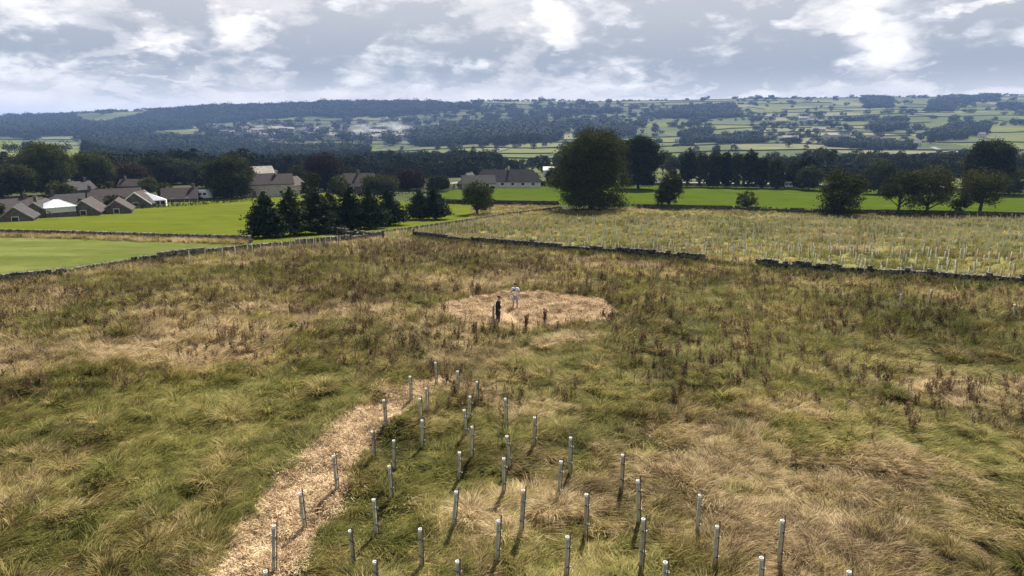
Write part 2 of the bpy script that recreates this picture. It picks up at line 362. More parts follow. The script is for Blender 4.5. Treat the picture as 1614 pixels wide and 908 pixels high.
M['rough'] = (lambda k: finish(k, k.mix(k.ramp(k.noise(k.pos, .35, 6, .7), .35, .65), (.10, .105, .03), (.20, .18, .07)), .95, k.noise(k.pos, 3, 5), .6, .2, .05))(newmat('rough_floor'))
M['fieldA'] = pasture('pasture_grass', (.080, .096, .024), (.125, .142, .040), (.18, .19, .078), (.06, .2, .1), .45)
M['fieldB'] = pasture('bright_pasture', (.080, .098, .012), (.104, .120, .016), (.13, .140, .026), (.02, .3, .1), .3)
M['fieldC'] = pasture('green_pasture', (.046, .070, .008), (.068, .094, .010), (.095, .112, .018), (.015, .3, .1), .3)
def mulch():
    k = newmat('straw_mulch'); n = k.noise(k.pos, 9, 6, .7); n2 = k.noise(k.pos, 1.3, 5, .65); v = k.new('ShaderNodeTexVoronoi'); k.l.new(k.pos, v.inputs[0]); v.inputs['Scale'].default_value = 16
    c = k.mix(k.ramp(n, .35, .65), (.33, .22, .12), (.62, .46, .27)); c = k.mix(k.math('MULTIPLY', k.ramp(n2, .50, .64), .8), c, (.13, .08, .045))
    return finish(k, c, .9, k.math('ADD', v.outputs[0], n), .9, .07, .1)
M['mulch'] = mulch()
def hills():
    k = newmat('hillside'); a = attr(k, 'landcol').outputs['Color']; n = k.noise(k.vscale(k.pos, (.01, .04, .02)), 1.0, 5, .65); n2 = k.noise(k.pos, .05, 5, .7)
    c = k.mix(k.ramp(n, .3, .7), (.72, .76, .8), (1.2, 1.18, 1.12)); c = k.mix(1.0, a, c, 'MULTIPLY')
    c2 = k.mix(k.ramp(n2, .45, .7), (1, 1, 1), (.7, .75, .7)); c = k.mix(1.0, c, c2, 'MULTIPLY')
    return finish(k, c, .95, n2, .5, 3.0, .05)
M['hills'] = hills()
def foliage(name, dark, light, tr=.18):
    k = newmat(name); oi = k.new('ShaderNodeObjectInfo').outputs['Random']; a = attr(k, 'shade').outputs['Fac']
    n = k.noise(k.pos, .35, 4, .6); n = k.math('ADD', n, k.math('MULTIPLY', k.math('SUBTRACT', k.noise(k.pos, .012, 4, .6), .5), 1.6 if name == 'wood_canopy' else .3)); f = k.math('ADD', k.math('MULTIPLY', n, .5), k.math('MULTIPLY', a, .4)); f = k.math('ADD', f, k.math('MULTIPLY', k.math('SUBTRACT', oi, .5), .35), clamp=True)
    return finish(k, k.mix(k.ramp(f, .2, .85), dark, light), .8, spec=.04, transl=tr)
M['leaf'] = foliage('leaves', (.013, .020, .006), (.080, .094, .024))
M['leaf2'] = foliage('olive_leaves', (.022, .028, .008), (.110, .115, .032))
M['copper'] = foliage('copper_leaves', (.022, .016, .012), (.062, .042, .026))
M['needle'] = foliage('needles', (.010, .019, .010), (.042, .058, .022), .08)
M['woodleaf'] = foliage('wood_canopy', (.010, .018, .008), (.036, .050, .014), .03)
M['bark'] = flat('bark', (.075, .06, .045), .9, .3, 6, .1, .4)
def stone(name, a, b, c):
    k = newmat(name); t = attr(k, 'tone').outputs['Fac']; n = k.noise(k.pos, 7, 5, .65); n2 = k.noise(k.pos, .8, 4)
    f = k.math('ADD', k.math('MULTIPLY', t, .7), k.math('MULTIPLY', n, .4)); col = k.mix(k.ramp(f, .15, .95), a, b)
    col = k.mix(k.math('MULTIPLY', k.ramp(n2, .55, .7), .5), col, c); return finish(k, col, .92, n, .6, .03, .15)
M['stone'] = stone('drystone', (.024, .021, .018), (.150, .138, .120), (.09, .09, .045))
M['stonelight'] = stone('lichened_drystone', (.06, .054, .044), (.26, .245, .21), (.11, .11, .055))
M['farwall'] = stone('dark_field_wall', (.035, .035, .025), (.085, .085, .06), (.04, .06, .02))
M['hedge'] = foliage('hedge_leaves', (.018, .028, .008), (.055, .070, .018), .1)
M['wallstone'] = flat('stone_wall', (.40, .365, .31), .9, .25, 1.8, .2, .3)
M['darkstone'] = flat('dark_stone_wall', (.12, .105, .095), .9, .25, 1.8, .2, .3)
M['render'] = flat('white_render', (.55, .54, .50), .8, .1, .8)
M['barge'] = flat('weathered_board', (.30, .27, .24), .8, .15, 3)
M['white'] = flat('white_frame', (.78, .78, .76), .5, .04, 1)
def rooft(name, c):
    k = newmat(name); w = k.new('ShaderNodeTexWave', wave_type='BANDS', bands_direction='Z'); k.l.new(k.pos, w.inputs[0]); w.inputs['Scale'].default_value = 1.6; w.inputs['Distortion'].default_value = 1.0
    n = k.noise(k.pos, 1.3, 5, .65); col = k.mix(k.ramp(n, .3, .7), tuple(v * .7 for v in c), tuple(v * 1.3 for v in c)); col = k.mix(k.math('MULTIPLY', w.outputs[1], .35), col, tuple(v * .5 for v in c))
    return finish(k, col, .85, w.outputs[1], .5, .04, .2)
M['slate'] = rooft('slate_roof', (.040, .037, .040)); M['tile'] = rooft('brown_tile_roof', (.050, .038, .036)); M['palerof'] = rooft('pale_roof', (.30, .27, .24))
M['glass'] = flat('dark_glass', (.02, .025, .03), .15, .2, 1, .6)
M['roofglass'] = flat('white_panel_roof', (.62, .64, .68), .35, .08, 1, .5)
M['timber'] = flat('weathered_timber', (.16, .12, .085), .85, .3, 9, .15, .4)
def plastic():
    k = newmat('tube_plastic'); n = k.noise(k.pos, 5, 4); c = k.mix(k.ramp(n, .3, .7), (.42, .40, .27), (.60, .57, .41))
    return finish(k, c, .45, spec=.35, transl=.35)
M['tube'] = plastic()
k_ = None
M['tubesun'] = flat('tube_plastic_pale', (.54, .54, .37), .5, .2, 2)
M['tubelittop'] = flat('tube_sunlit_top', (.72, .74, .68), .5, .05, 5)  # whiter than the tube: sunlight on the tops, put into the colour
M['tie'] = flat('tie_plastic', (.05, .05, .05), .5)
M['skin'] = flat('skin', (.42, .25, .18), .6); M['hair'] = flat('dark_hair', (.02, .015, .012), .6)
M['tshirt'] = flat('pale_shirt', (.66, .66, .72), .85, .06, 8); M['shorts'] = flat('grey_blue_shorts', (.30, .33, .42), .85, .1, 8)
M['coat'] = flat('black_coat', (.016, .015, .018), .8, .2, 8); M['trouser'] = flat('dark_trousers', (.03, .026, .03), .85); M['boot'] = flat('brown_boots', (.06, .035, .02), .7)
M['black'] = flat('black_plastic', (.02, .02, .02), .4); M['tarmac'] = flat('tarmac', (.16, .155, .15), .9, .2, 1.5)

# ------------------------------------------------------------------ the ground, cut into its fields
def build_ground():
    th = np.concatenate([np.radians(np.linspace(-180, -46, 68)[:-1]), np.radians(np.linspace(-46, 46, 780)), np.radians(np.linspace(46, 180, 68)[1:])])
    r = np.exp(np.concatenate([np.linspace(math.log(1.5), math.log(9), 20)[:-1], np.linspace(math.log(9), math.log(400), 270)[:-1], np.linspace(math.log(400), math.log(4200), 230)[:-1], np.linspace(math.log(4200), math.log(11500), 20)]))
    T, Rr = np.meshgrid(th, r); X = Rr * np.sin(T); Y = Rr * np.cos(T); Z = ground(X, Y)
    V = np.stack([X, Y, Z], -1).reshape(-1, 3); nt, nr = len(th), len(r)
    i, j = np.meshgrid(np.arange(nt - 1), np.arange(nr - 1)); a = (j * nt + i).ravel()
    Q = np.stack([a, a + 1, a + nt + 1, a + nt], -1)
    C = V[Q].mean(1); X, Y = C[:, 0], C[:, 1]
    zone = np.zeros(len(Q), int)
    mc, mp = mulch_mask(X, Y)
    corner = P(629, 377); rr = np.hypot(X, Y)
    zone[(rr > 128)] = 7
    beyond = inside(X, Y, Z_P); zone[beyond] = 5; zone[inside(X, Y, Z_R)] = 6
    zone[inside(X, Y, Z_A)] = 1; zone[inside(X, Y, Z_B)] = 2; zone[inside(X, Y, Z_C)] = 3; zone[inside(X, Y, Z_D)] = 4
    zone[mp] = 8; zone[mc] = 9
    # colours of the far land
    wood, moor, pale = landuse(X, Y); wa, wb = warp(X, Y); ci = np.floor(wa / CW + (np.floor(wb / CD) % 2) * .4).astype(int); cj = np.floor(wb / CD).astype(int)
    h = _perm[(ci * 7 + cj * 13) & 255, (ci * 3 - cj * 5) & 255]; h2 = _perm[(ci * 11 + cj * 3) & 255, (ci * 5 + cj * 9) & 255]
    g = np.stack([.050 + .060 * h, .068 + .052 * h, .014 + .016 * h2], -1)
    dull = h2 > .68; g[dull] = np.stack([.12 + .04 * h, .125 + .03 * h, .055 + .02 * h], -1)[dull]
    g[pale] = g[pale] * .55 + np.array([.10, .115, .035]) * .55
    g[moor] = g[moor] * .25 + np.array([.055, .065, .032]) * .75
    hi = np.clip((Y - 1900) / 1200, 0, 1)[:, None] * .35; g = g * (1 - hi) + np.array([.050, .058, .028]) * hi
    xi_, yi_ = pix(X, Y, C[:, 2]); tw = (xi_ > 320) & (xi_ < 660) & (yi_ > 190) & (yi_ < 226) & (Y > 900); g[tw] = g[tw] * .4 + np.array([.06, .065, .045]) * .6
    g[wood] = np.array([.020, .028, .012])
    near = (rr < 330); g[near] = np.array([.05, .06, .02])
    names = {0: ('meadow', M['soil']), 1: ('pasture', M['fieldA']), 2: ('pasture', M['fieldB']), 3: ('pasture', M['fieldC']), 4: ('pasture', M['fieldC']), 5: ('plantation_ground', M['plant']), 6: ('rough_ground', M['rough']), 7: ('hills', M['hills']), 8: ('mulch_path', M['mulch']), 9: ('mulch_circle', M['mulch'])}
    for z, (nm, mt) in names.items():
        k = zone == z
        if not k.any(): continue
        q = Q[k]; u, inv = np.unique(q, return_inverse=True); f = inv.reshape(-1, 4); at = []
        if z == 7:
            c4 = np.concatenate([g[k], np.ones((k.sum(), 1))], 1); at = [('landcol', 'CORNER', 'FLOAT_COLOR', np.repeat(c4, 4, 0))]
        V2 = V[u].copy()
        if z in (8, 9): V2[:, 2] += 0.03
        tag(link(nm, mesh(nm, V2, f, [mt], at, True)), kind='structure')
build_ground()

# ------------------------------------------------------------------ scattered ground cover (geometry nodes)
def scatter(name, pts, rot, scl, idx, protos, kind='stuff', label=None, cat=None):
    c = bpy.data.collections.new(name + '_kinds')
    for i, (me) in enumerate(protos):
        o = bpy.data.objects.new('%s_kind_%02d' % (name, i), me); c.objects.link(o)
    me = bpy.data.meshes.new(name); me.vertices.add(len(pts)); me.vertices.foreach_set('co', np.asarray(pts, np.float32).ravel())
    for an, t, arr in (('rot', 'FLOAT_VECTOR', rot), ('scl', 'FLOAT_VECTOR', scl)):
        a = me.attributes.new(an, t, 'POINT'); a.data.foreach_set('vector', np.asarray(arr, np.float32).ravel())
    a = me.attributes.new('idx', 'INT', 'POINT'); a.data.foreach_set('value', np.asarray(idx, np.int32))
    o = link(name, me); g = bpy.data.node_groups.new(name + '_scatter', 'GeometryNodeTree')
    g.interface.new_socket('Geometry', in_out='INPUT', socket_type='NodeSocketGeometry'); g.interface.new_socket('Geometry', in_out='OUTPUT', socket_type='NodeSocketGeometry')
    gi = g.nodes.new('NodeGroupInput'); go = g.nodes.new('NodeGroupOutput'); ip = g.nodes.new('GeometryNodeInstanceOnPoints'); ci = g.nodes.new('GeometryNodeCollectionInfo')
    ci.inputs['Collection'].default_value = c; ci.inputs['Separate Children'].default_value = True; ci.inputs['Reset Children'].default_value = True
    ip.inputs['Pick Instance'].default_value = True
    def na(t, n): q = g.nodes.new('GeometryNodeInputNamedAttribute'); q.data_type = t; q.inputs[0].default_value = n; return q.outputs[0]
    L = g.links.new; L(gi.outputs[0], ip.inputs['Points']); L(ci.outputs[0], ip.inputs['Instance']); L(na('INT', 'idx'), ip.inputs['Instance Index'])
    L(na('FLOAT_VECTOR', 'rot'), ip.inputs['Rotation']); L(na('FLOAT_VECTOR', 'scl'), ip.inputs['Scale']); L(ip.outputs[0], go.inputs[0])
    md = o.modifiers.new('scatter', 'NODES'); md.node_group = g
    tag(o, label, cat, None, kind); return o

def leafquads(B, size, g, outward=None):
    n = len(B); a = g.normal(0, 1, (n, 3))
    if outward is not None: a = a * .8 + outward
    a /= np.linalg.norm(a, axis=1)[:, None]; t = np.cross(a, g.normal(0, 1, (n, 3))); t /= np.linalg.norm(t, axis=1)[:, None]; s = np.cross(a, t)
    z = (size * g.uniform(.6, 1.3, n))[:, None] * .5; t = t * z; s = s * z * .7
    V = np.stack([B - t, B - s * .9 + t * .1, B + t, B + s], 1).reshape(-1, 3); Q = np.arange(4 * n).reshape(n, 4); return V, Q, np.repeat(g.random(n), 4)

def ribbons(base, d0, d1, L, w, segs, rng, curve=1.0):
    """blades: base (n,3), start direction d0, end direction d1, lengths, widths -> V,F,shade"""
    n = len(base); ts = np.linspace(0, 1, segs + 1); p = base.copy(); rows = []
    side = np.cross(d1, np.array([0, 0, 1.0])) + rng.normal(0, .35, (n, 3)); side /= np.linalg.norm(side, axis=1)[:, None] + 1e-9
    for i, t in enumerate(ts):
        ww = (w * (1 - t ** 1.6) * .5 + w * .08)[:, None]
        rows.append(np.stack([p - side * ww, p + side * ww], 1))
        d = d0 * (1 - t ** curve) + d1 * t ** curve; d /= np.linalg.norm(d, axis=1)[:, None]
        p = p + d * (L / segs)[:, None]
    V = np.stack(rows, 1).reshape(-1, 3); k = np.arange(n)[:, None] * (2 * (segs + 1)) + np.arange(segs)[None, :] * 2; k = k.ravel()
    Q = np.stack([k, k + 1, k + 3, k + 2], -1); sh = np.repeat(rng.random(n), 2 * (segs + 1))
    return V, Q, sh
def tuft(seed, mat, n, rad, L, w, lay, spread, segs=3, up=1.0):
    """lay 0 upright .. 1 flattened towards +X"""
    g = np.random.default_rng(seed); a = g.random(n) * 2 * math.pi; rr = rad * np.sqrt(g.random(n))
    base = np.stack([rr * np.cos(a), rr * np.sin(a), np.full(n, -.03)], -1)
    az = g.normal(0, spread, n); e0 = np.radians(np.clip(g.normal(78 - 40 * lay, 12, n), 10, 90)); e1 = np.radians(np.clip(g.normal(60 - 68 * lay, 13, n), -18, 90))
    d = lambda e: np.stack([np.cos(e) * np.cos(az), np.cos(e) * np.sin(az), np.sin(e) * up], -1)
    V, Q, sh = ribbons(base, d(e0), d(e1), L * g.uniform(.55, 1.15, n), w * g.uniform(.7, 1.4, n), segs, g)
    return mesh('grass_tuft', V, Q, [mat], [('shade', 'POINT', 'FLOAT', sh)])
def stalkplant(seed, mat, h, nst, heads, leaves):
    g = np.random.default_rng(seed); Vs, Qs, Sh = [], [], []; off = 0
    def add(V, Q, s):
        nonlocal off
        Vs.append(V); Qs.append(Q + off); Sh.append(s); off += len(V)
    for i in range(nst):
        az = g.random() * 6.28; ln = g.uniform(0, .22); hh = h * g.uniform(.7, 1.1); b = np.array([[g.normal(0, .07), g.normal(0, .07), -.03]])
        d0 = np.array([[ln * .4 * math.cos(az), ln * .4 * math.sin(az), 1]]); d1 = np.array([[ln * 1.5 * math.cos(az), ln * 1.5 * math.sin(az), 1]])
        V, Q, s = ribbons(b, d0, d1, np.array([hh]), np.array([.016]), 4, g); add(V, Q, s * .4)
        n = heads; t = g.uniform(.45, 1, n); base = b + (d0 * (1 - t[:, None] / 2) + d1 * t[:, None] / 2) / np.linalg.norm(d0 + d1) * 2 * hh * t[:, None] * .97
        a2 = g.random(n) * 6.28; dd = np.stack([np.cos(a2) * .6, np.sin(a2) * .6, g.uniform(.3, 1, n)], -1)
        V, Q, s = ribbons(base, dd, dd, np.full(n, .10), np.full(n, .032), 1, g); add(V, Q, s)
    if leaves:
        n = leaves; a2 = g.random(n) * 6.28; e = g.uniform(.1, 1.0, n); dd = np.stack([np.cos(a2) * np.cos(e), np.sin(a2) * np.cos(e), np.sin(e)], -1); d1 = dd.copy(); d1[:, 2] -= .7
        V, Q, s = ribbons(np.stack([g.normal(0, .06, n), g.normal(0, .06, n), g.uniform(0, h * .4, n)], -1), dd, d1, g.uniform(.15, .32, n), np.full(n, .07), 2, g); add(V, Q, s)
    return mesh('stalks', np.concatenate(Vs), np.concatenate(Qs), [mat], [('shade', 'POINT', 'FLOAT', np.concatenate(Sh))])

M['g_green'] = grassmat('green_blades', ((.066, .068, .015), (.20, .195, .046), (.41, .365, .13)))
M['g_olive'] = grassmat('olive_blades', ((.080, .062, .020), (.30, .24, .080), (.56, .455, .21)))
M['g_straw'] = grassmat('straw_blades', ((.15, .105, .052), (.47, .355, .19), (.74, .60, .38)))
M['g_brown'] = grassmat('seeding_stalks', ((.060, .042, .022), (.17, .115, .06), (.32, .24, .14)), .25)
M['g_dockgreen'] = grassmat('dock_leaves', ((.035, .05, .012), (.08, .10, .024), (.15, .16, .05)), .2)
M['chips'] = grassmat('mulch_chips', ((.20, .125, .066), (.54, .39, .225), (.80, .62, .40)), .05, (.8, 3.0))
protos = []
for ci, mt in enumerate(('g_green', 'g_olive', 'g_straw')):
    for v in range(5):
        lay = (.95, 1.05, .8, .6, .35)[v]
        protos.append(tuft(100 + ci * 10 + v, M[mt], 60, .26, (.58, .66, .56, .50, .48)[v], .017, lay, (.22, .16, .35, .5, 1.2)[v]))
GREENS = [(1290, 690, 2.2, 1.2), (1380, 830, 1.5, 1.2), (1560, 700, 2, 1.3), (440, 612, 4.5, 4), (160, 800, 3.5, 3.5), (320, 700, 3.5, 3), (1250, 600, 3.5, 3), (1530, 500, 7, 4), (700, 740, 1.6, 1.8), (620, 830, 1.8, 1.6), (1100, 530, 5, 4), (700, 410, 9, 5), (1330, 480, 5, 4), (60, 730, 3, 3), (480, 440, 8, 6), (950, 590, 3, 3)]
STRAWS = [(750, 820, 2.2, 1.6), (1400, 725, 2.6, 1.3), (1500, 790, 1.6, 1.0), (1110, 735, 2.2, 1.0), (540, 500, 4, 2.5), (900, 790, 1.5, 1.2), (1270, 870, 1.6, 1.2), (250, 560, 4, 3), (800, 640, 2.5, 2), (1500, 620, 3.5, 2), (230, 860, 1.6, 1.6), (1180, 820, 2, 1.6), (60, 560, 5, 3), (560, 640, 2, 2), (1450, 850, 2.5, 1.6), (400, 690, 1.5, 1.5)]
GB = [(P(a, b), c, d) for a, b, c, d in GREENS]; SB = [(P(a, b), c, d) for a, b, c, d in STRAWS]
def dry(X, Y):
    f = .475 + (fbm(X / 5.5, Y / 5.5, 31) - .5) * 1.25 + (fbm(X / 1.7, Y / 1.7, 35) - .5) * .7
    for p, a, b in GB: f = f - .42 * np.exp(-((X - p.x) / a) ** 2 - ((Y - p.y) / b) ** 2)
    for p, a, b in SB: f = f + .40 * np.exp(-((X - p.x) / a) ** 2 - ((Y - p.y) / b) ** 2)
    return f
def sample(pts, step):
    out = []
    for a, b in zip(pts[:-1], pts[1:]):
        m = max(1, int(math.hypot(b[0] - a[0], b[1] - a[1]) / step))
        for t in range(m): out.append((a[0] + (b[0] - a[0]) * t / m, a[1] + (b[1] - a[1]) * t / m))
    out.append(tuple(pts[-1][:2])); return out
def wedge(n, y0, y1, umax, g, power=1.0):
    Y = np.sqrt(y0 ** 2 + (y1 ** 2 - y0 ** 2) * g.random(n)); X = Y * g.uniform(-umax, umax, n) + g.uniform(-3, 3, n); return X, Y
def meadow_mask(X, Y, grow=0.0):
    c, p = mulch_mask(X, Y, grow); m = ~(c | p | inside(X, Y, Z_P) | inside(X, Y, Z_A) | inside(X, Y, Z_B) | inside(X, Y, Z_C) | inside(X, Y, Z_D) | inside(X, Y, Z_R)); return m & (Y < 92)
def grass():
    g = np.random.default_rng(5); parts = []
    for n, y0, y1, s in ((27000, 9.5, 34, 1.0), (25000, 34, 62, 1.25), (8000, 60, 92, 1.45)):
        X, Y = wedge(n, y0, y1, 1.0, g); k = meadow_mask(X, Y, .10) & ~(np.hypot((X - CIRC_C.x) / CIRC_RX, (Y - CIRC_C.y + .25) / CIRC_RY) < 1.07); parts.append((X[k], Y[k], np.full(k.sum(), s)))
    X, Y = wedge(36000, 48, 175, .95, g); k = inside(X, Y, Z_P) | inside(X, Y, Z_R); parts.append((X[k], Y[k], np.full(k.sum(), 1.25)))
    X, Y = wedge(9000, 12, 48, .9, g); mc, mp = mulch_mask(X, Y, -.3); k = (mc | mp) & (g.random(len(X)) < .035); parts.append((X[k], Y[k], np.full(k.sum(), .6)))
    X = np.concatenate([p[0] for p in parts]); Y = np.concatenate([p[1] for p in parts]); s = np.concatenate([p[2] for p in parts]); n = len(X)
    plantn = inside(X, Y, Z_P) | inside(X, Y, Z_R)
    f = dry(X, Y) + g.normal(0, .19, n); f = np.where(plantn, .35 + (fbm(X / 9, Y / 7, 41) - .5) * 1.1 + g.normal(0, .12, n), f)
    c = np.where(f < .36, 0, np.where(f < .64, 1, 2))
    lodged = fbm(X / 4.0, Y / 4.0, 51) + np.clip((34 - Y) / 60, -.2, .25)
    v = np.where(lodged > .46, g.integers(0, 3, n), np.where(lodged > .38, g.integers(1, 4, n), g.integers(2, 5, n)))
    ang = .35 + 5.2 * (fbm(X / 6.5, Y / 6.5, 61) - .5) + 3.6 * (fbm(X / 1.5, Y / 1.5, 66) - .5) + g.normal(0, .85, n)
    ang = ang + np.where(X < -6, 1.2, 0)
    s2 = s * g.uniform(.8, 1.2, n); zz = s2 * (.25 + 1.7 * fbm(X / .9, Y / .9, 71) ** 1.3); zz = np.where(lodged > .6, zz * .75, zz)
    scl = np.stack([s2, s2, zz], -1); rot = np.stack([np.zeros(n), np.zeros(n), ang], -1)
    scatter('meadow_grass', np.stack([X, Y, ground(X, Y)], -1), rot, scl, c * 5 + v, protos, 'stuff', 'long matted green and straw coloured meadow grass', 'grass')
grass()

def weeds():
    g = np.random.default_rng(9); pr = [stalkplant(200 + i, M['g_brown'], (.85, .7, .95, .6)[i], (3, 4, 2, 5)[i], 16, 0) for i in range(4)] + [stalkplant(210 + i, M['g_dockgreen'], .45, 2, 4, 14) for i in range(2)]
    pr += [stalkplant(220 + i, M['g_brown'], .75, 7, 22, 5) for i in range(2)]
    X, Y = wedge(26000, 12, 84, 1.0, g); zone = fbm(X / 7, Y / 6, 81) + np.clip((Y - 30) / 60, -.30, .20) - np.clip((25 - Y) / 12, 0, .4)
    for a, b, c, d in ((1170, 540, 3, 3.5), (1030, 600, 2.5, 2), (1000, 520, 4, 3), (1250, 500, 5, 3), (130, 500, 7, 4), (760, 530, 3, 1.5), (1050, 640, 1.8, 1.5), (560, 430, 10, 4), (980, 430, 6, 4), (1240, 735, .9, .8)):
        p = P(a, b); zone = zone + .22 * np.exp(-((X - p.x) / c) ** 2 - ((Y - p.y) / d) ** 2)
    k = meadow_mask(X, Y) & (zone > .42 + g.random(len(X)) * .34); X, Y = X[k], Y[k]; n = len(X)
    X2, Y2 = wedge(3600, 50, 165, .95, g); k = inside(X2, Y2, Z_P); X = np.concatenate([X, X2[k]]); Y = np.concatenate([Y, Y2[k]]); n2 = len(X)
    s = g.uniform(.7, 1.2, n2); s[n:] *= .85; idx = g.choice([0, 1, 2, 3, 4, 5, 6, 7], n2, p=[.19, .19, .15, .15, .08, .08, .08, .08])
    scatter('dock_weeds', np.stack([X, Y, ground(X, Y)], -1), np.stack([g.normal(0, .10, n2), g.normal(0, .10, n2), g.random(n2) * 6.28], -1), np.stack([s, s, s], -1), idx, pr, 'stuff', 'brown seeding dock and thistle stalks standing through the meadow', 'weeds')
weeds()

def verges():
    g = np.random.default_rng(91); pr = [tuft(700 + i, M[('g_green', 'g_olive', 'g_straw', 'g_olive')[i]], 70, .30, .62, .018, .25, 1.4) for i in range(4)] + [stalkplant(720 + i, M['g_dockgreen'], .7, 6, 14, 26) for i in range(2)]
    Xs, Ys, Id = [], [], []
    for L, off, n, ids in ((RIGHT_WALL, -1, 3600, (0, 1, 4, 5, 1)), (LEFT_WALL[:7], -1, 1300, (1, 2, 3, 2, 4)), (LEFT_WALL[6:], -1, 500, (1, 3, 2)), (LEFT_WALL, .6, 900, (1, 2, 3)), (A_WALL, -1, 1500, (1, 2, 3)), (PLANT_EDGE, .5, 500, (1, 2, 3))):
        ss = np.array(sample([P(*q)[:2] for q in L], .5)); k = g.integers(0, len(ss), n); o = np.abs(g.normal(0, 1.1, n)) * (1 if off > 0 else -1); dy = o + (.5 if off > 0 else -.5)
        Xs.append(ss[k, 0] + g.normal(0, .3, n)); Ys.append(ss[k, 1] + dy); Id.append(np.array(ids)[g.integers(0, len(ids), n)])
    X = np.concatenate(Xs); Y = np.concatenate(Ys); i = np.concatenate(Id); n = len(X); s = g.uniform(.7, 1.3, n)
    scatter('wall_foot_grass', np.stack([X, Y, ground(X, Y)], -1), np.stack([np.zeros(n), np.zeros(n), g.random(n) * 6.28], -1), np.stack([s, s, s], -1), i, pr, 'stuff', 'rank dark grass and nettles growing along the foot of the stone walls', 'grass')
verges()
def tussocks():
    g = np.random.default_rng(93); pr = []
    for i in range(6):
        q = np.random.default_rng(800 + i); n = 260; a = q.random(n) * 6.28; rr = .22 * np.sqrt(q.random(n)); az = a + q.normal(.5, .4, n); e0 = q.uniform(.9, 1.5, n); e1 = q.uniform(-.7, .1, n)
        d = lambda e: np.stack([np.cos(e) * np.cos(az), np.cos(e) * np.sin(az), np.sin(e)], -1)
        V, Q, sh = ribbons(np.stack([rr * np.cos(a), rr * np.sin(a), np.full(n, -.03)], -1), d(e0), d(e1), q.uniform(.5, .95, n), np.full(n, .016), 4, q)
        pr.append(mesh('tussock', V, Q, [M[('g_green', 'g_olive', 'g_olive', 'g_straw', 'g_straw', 'g_straw')[i]]], [('shade', 'POINT', 'FLOAT', sh)]))
    X, Y = wedge(2000, 10, 60, 1.0, g); k = meadow_mask(X, Y, .3) & (fbm(X / 3, Y / 3, 97) > .45 + .2 * g.random(len(X))); X, Y = X[k], Y[k]; n = len(X); s = g.uniform(.6, 1.25, n)
    f = dry(X, Y) + g.normal(0, .1, n); i = np.where(f < .4, g.integers(0, 2, n), np.where(f < .6, g.integers(1, 4, n), g.integers(3, 6, n)))
    scatter('grass_tussocks', np.stack([X, Y, ground(X, Y)], -1), np.stack([np.zeros(n), np.zeros(n), g.random(n) * 6.28], -1), np.stack([s * 1.1, s, s * .9], -1), i, pr, 'stuff', 'dense mounded tussocks among the meadow grass', 'grass')
tussocks()

def chips():
    g = np.random.default_rng(12)
    def heap(seed):
        q = np.random.default_rng(seed); n = 60; a = q.random(n) * 6.28; e = q.normal(.05, .28, n); d = np.stack([np.cos(a) * np.cos(e), np.sin(a) * np.cos(e), np.sin(e)], -1)
        b = np.stack([q.normal(0, .16, n), q.normal(0, .16, n), q.uniform(0, .05, n)], -1); V, Q, s = ribbons(b, d, d, q.uniform(.06, .22, n), np.full(n, .016), 1, q)
        return mesh('chips', V, Q, [M['chips']], [('shade', 'POINT', 'FLOAT', s)])
    pr = [heap(i) for i in range(4)]
    X = g.uniform(-14, 8, 60000); Y = g.uniform(9, 46, 60000); c, p = mulch_mask(X, Y, .05); k = (c | p) & (fbm(X / 1.1, Y / 1.1, 23) > .36); X, Y = X[k][:9000], Y[k][:9000]; n = len(X)
    s = g.uniform(.7, 1.3, n); scatter('loose_straw', np.stack([X, Y, ground(X, Y) + .03], -1), np.stack([np.zeros(n), np.zeros(n), g.random(n) * 6.28], -1), np.stack([s, s, s * g.uniform(.6, 2, n)], -1), g.integers(0, 4, n), pr, 'stuff', 'loose straw coloured mulch strewn on the bare strip and circle', 'mulch')
chips()

onum = ['first', 'second', 'third', 'fourth', 'fifth', 'sixth', 'seventh', 'eighth', 'ninth', 'tenth', 'eleventh', 'twelfth']
def ORD(i):
    tens = {2: 'twenty', 3: 'thirty', 4: 'forty', 5: 'fifty', 6: 'sixty', 7: 'seventy', 8: 'eighty', 9: 'ninety'}; base = onum + ['thirteenth', 'fourteenth', 'fifteenth', 'sixteenth', 'seventeenth', 'eighteenth', 'nineteenth', 'twentieth']
    i += 1
    if i <= 20: return base[i - 1]
    return tens[i // 10] + '-' + onum[i % 10 - 1] if i % 10 else {3: 'thirtieth', 4: 'fortieth', 5: 'fiftieth', 6: 'sixtieth', 7: 'seventieth', 8: 'eightieth', 9: 'ninetieth'}[i // 10]
# ------------------------------------------------------------------ tree tubes
def tube_parts(detail=True):
    b = MB(); n = 12 if detail else 6; r0, r1, H = .044, .048, 1.22; V = []; 
    for rr, z in ((r0, -.05), (r1, H), (r1 - .006, H), (r0 - .006, .1)): V += [(rr * math.cos(6.2832 * j / n), rr * math.sin(6.2832 * j / n), z) for j in range(n)]
    Fs = [(i * n + j, i * n + (j + 1) % n, (i + 1) * n + (j + 1) % n, (i + 1) * n + j) for i in range(3) for j in range(n)]
    b.add(V, Fs); tube = b.mesh('tube', M['tube' if detail else 'tubesun'], True)
    s = MB(); s.box((.075, .0, .64), (.03, .03, 1.42)); stake = s.mesh('stake', M['timber'])
    rm = MB(); V = []
    for rr, z in ((r1 + .004, H - .05), (r1 + .006, H + .006), (r1 - .008, H + .006), (r1 - .008, H - .04)): V += [(rr * math.cos(6.2832 * j / n), rr * math.sin(6.2832 * j / n), z) for j in range(n)]
    rm.add(V, Fs); rim = rm.mesh('rim', M['tubelittop'], True)
    ties = []
    for z in (.45, .95): t = MB(); t.box((.045, 0, z), (.13, .125, .012)); ties.append(t.mesh('tie', M['tie']))
    return tube, stake, rim, ties[0], ties[1]
TP = tube_parts(); TPs = tube_parts(False)
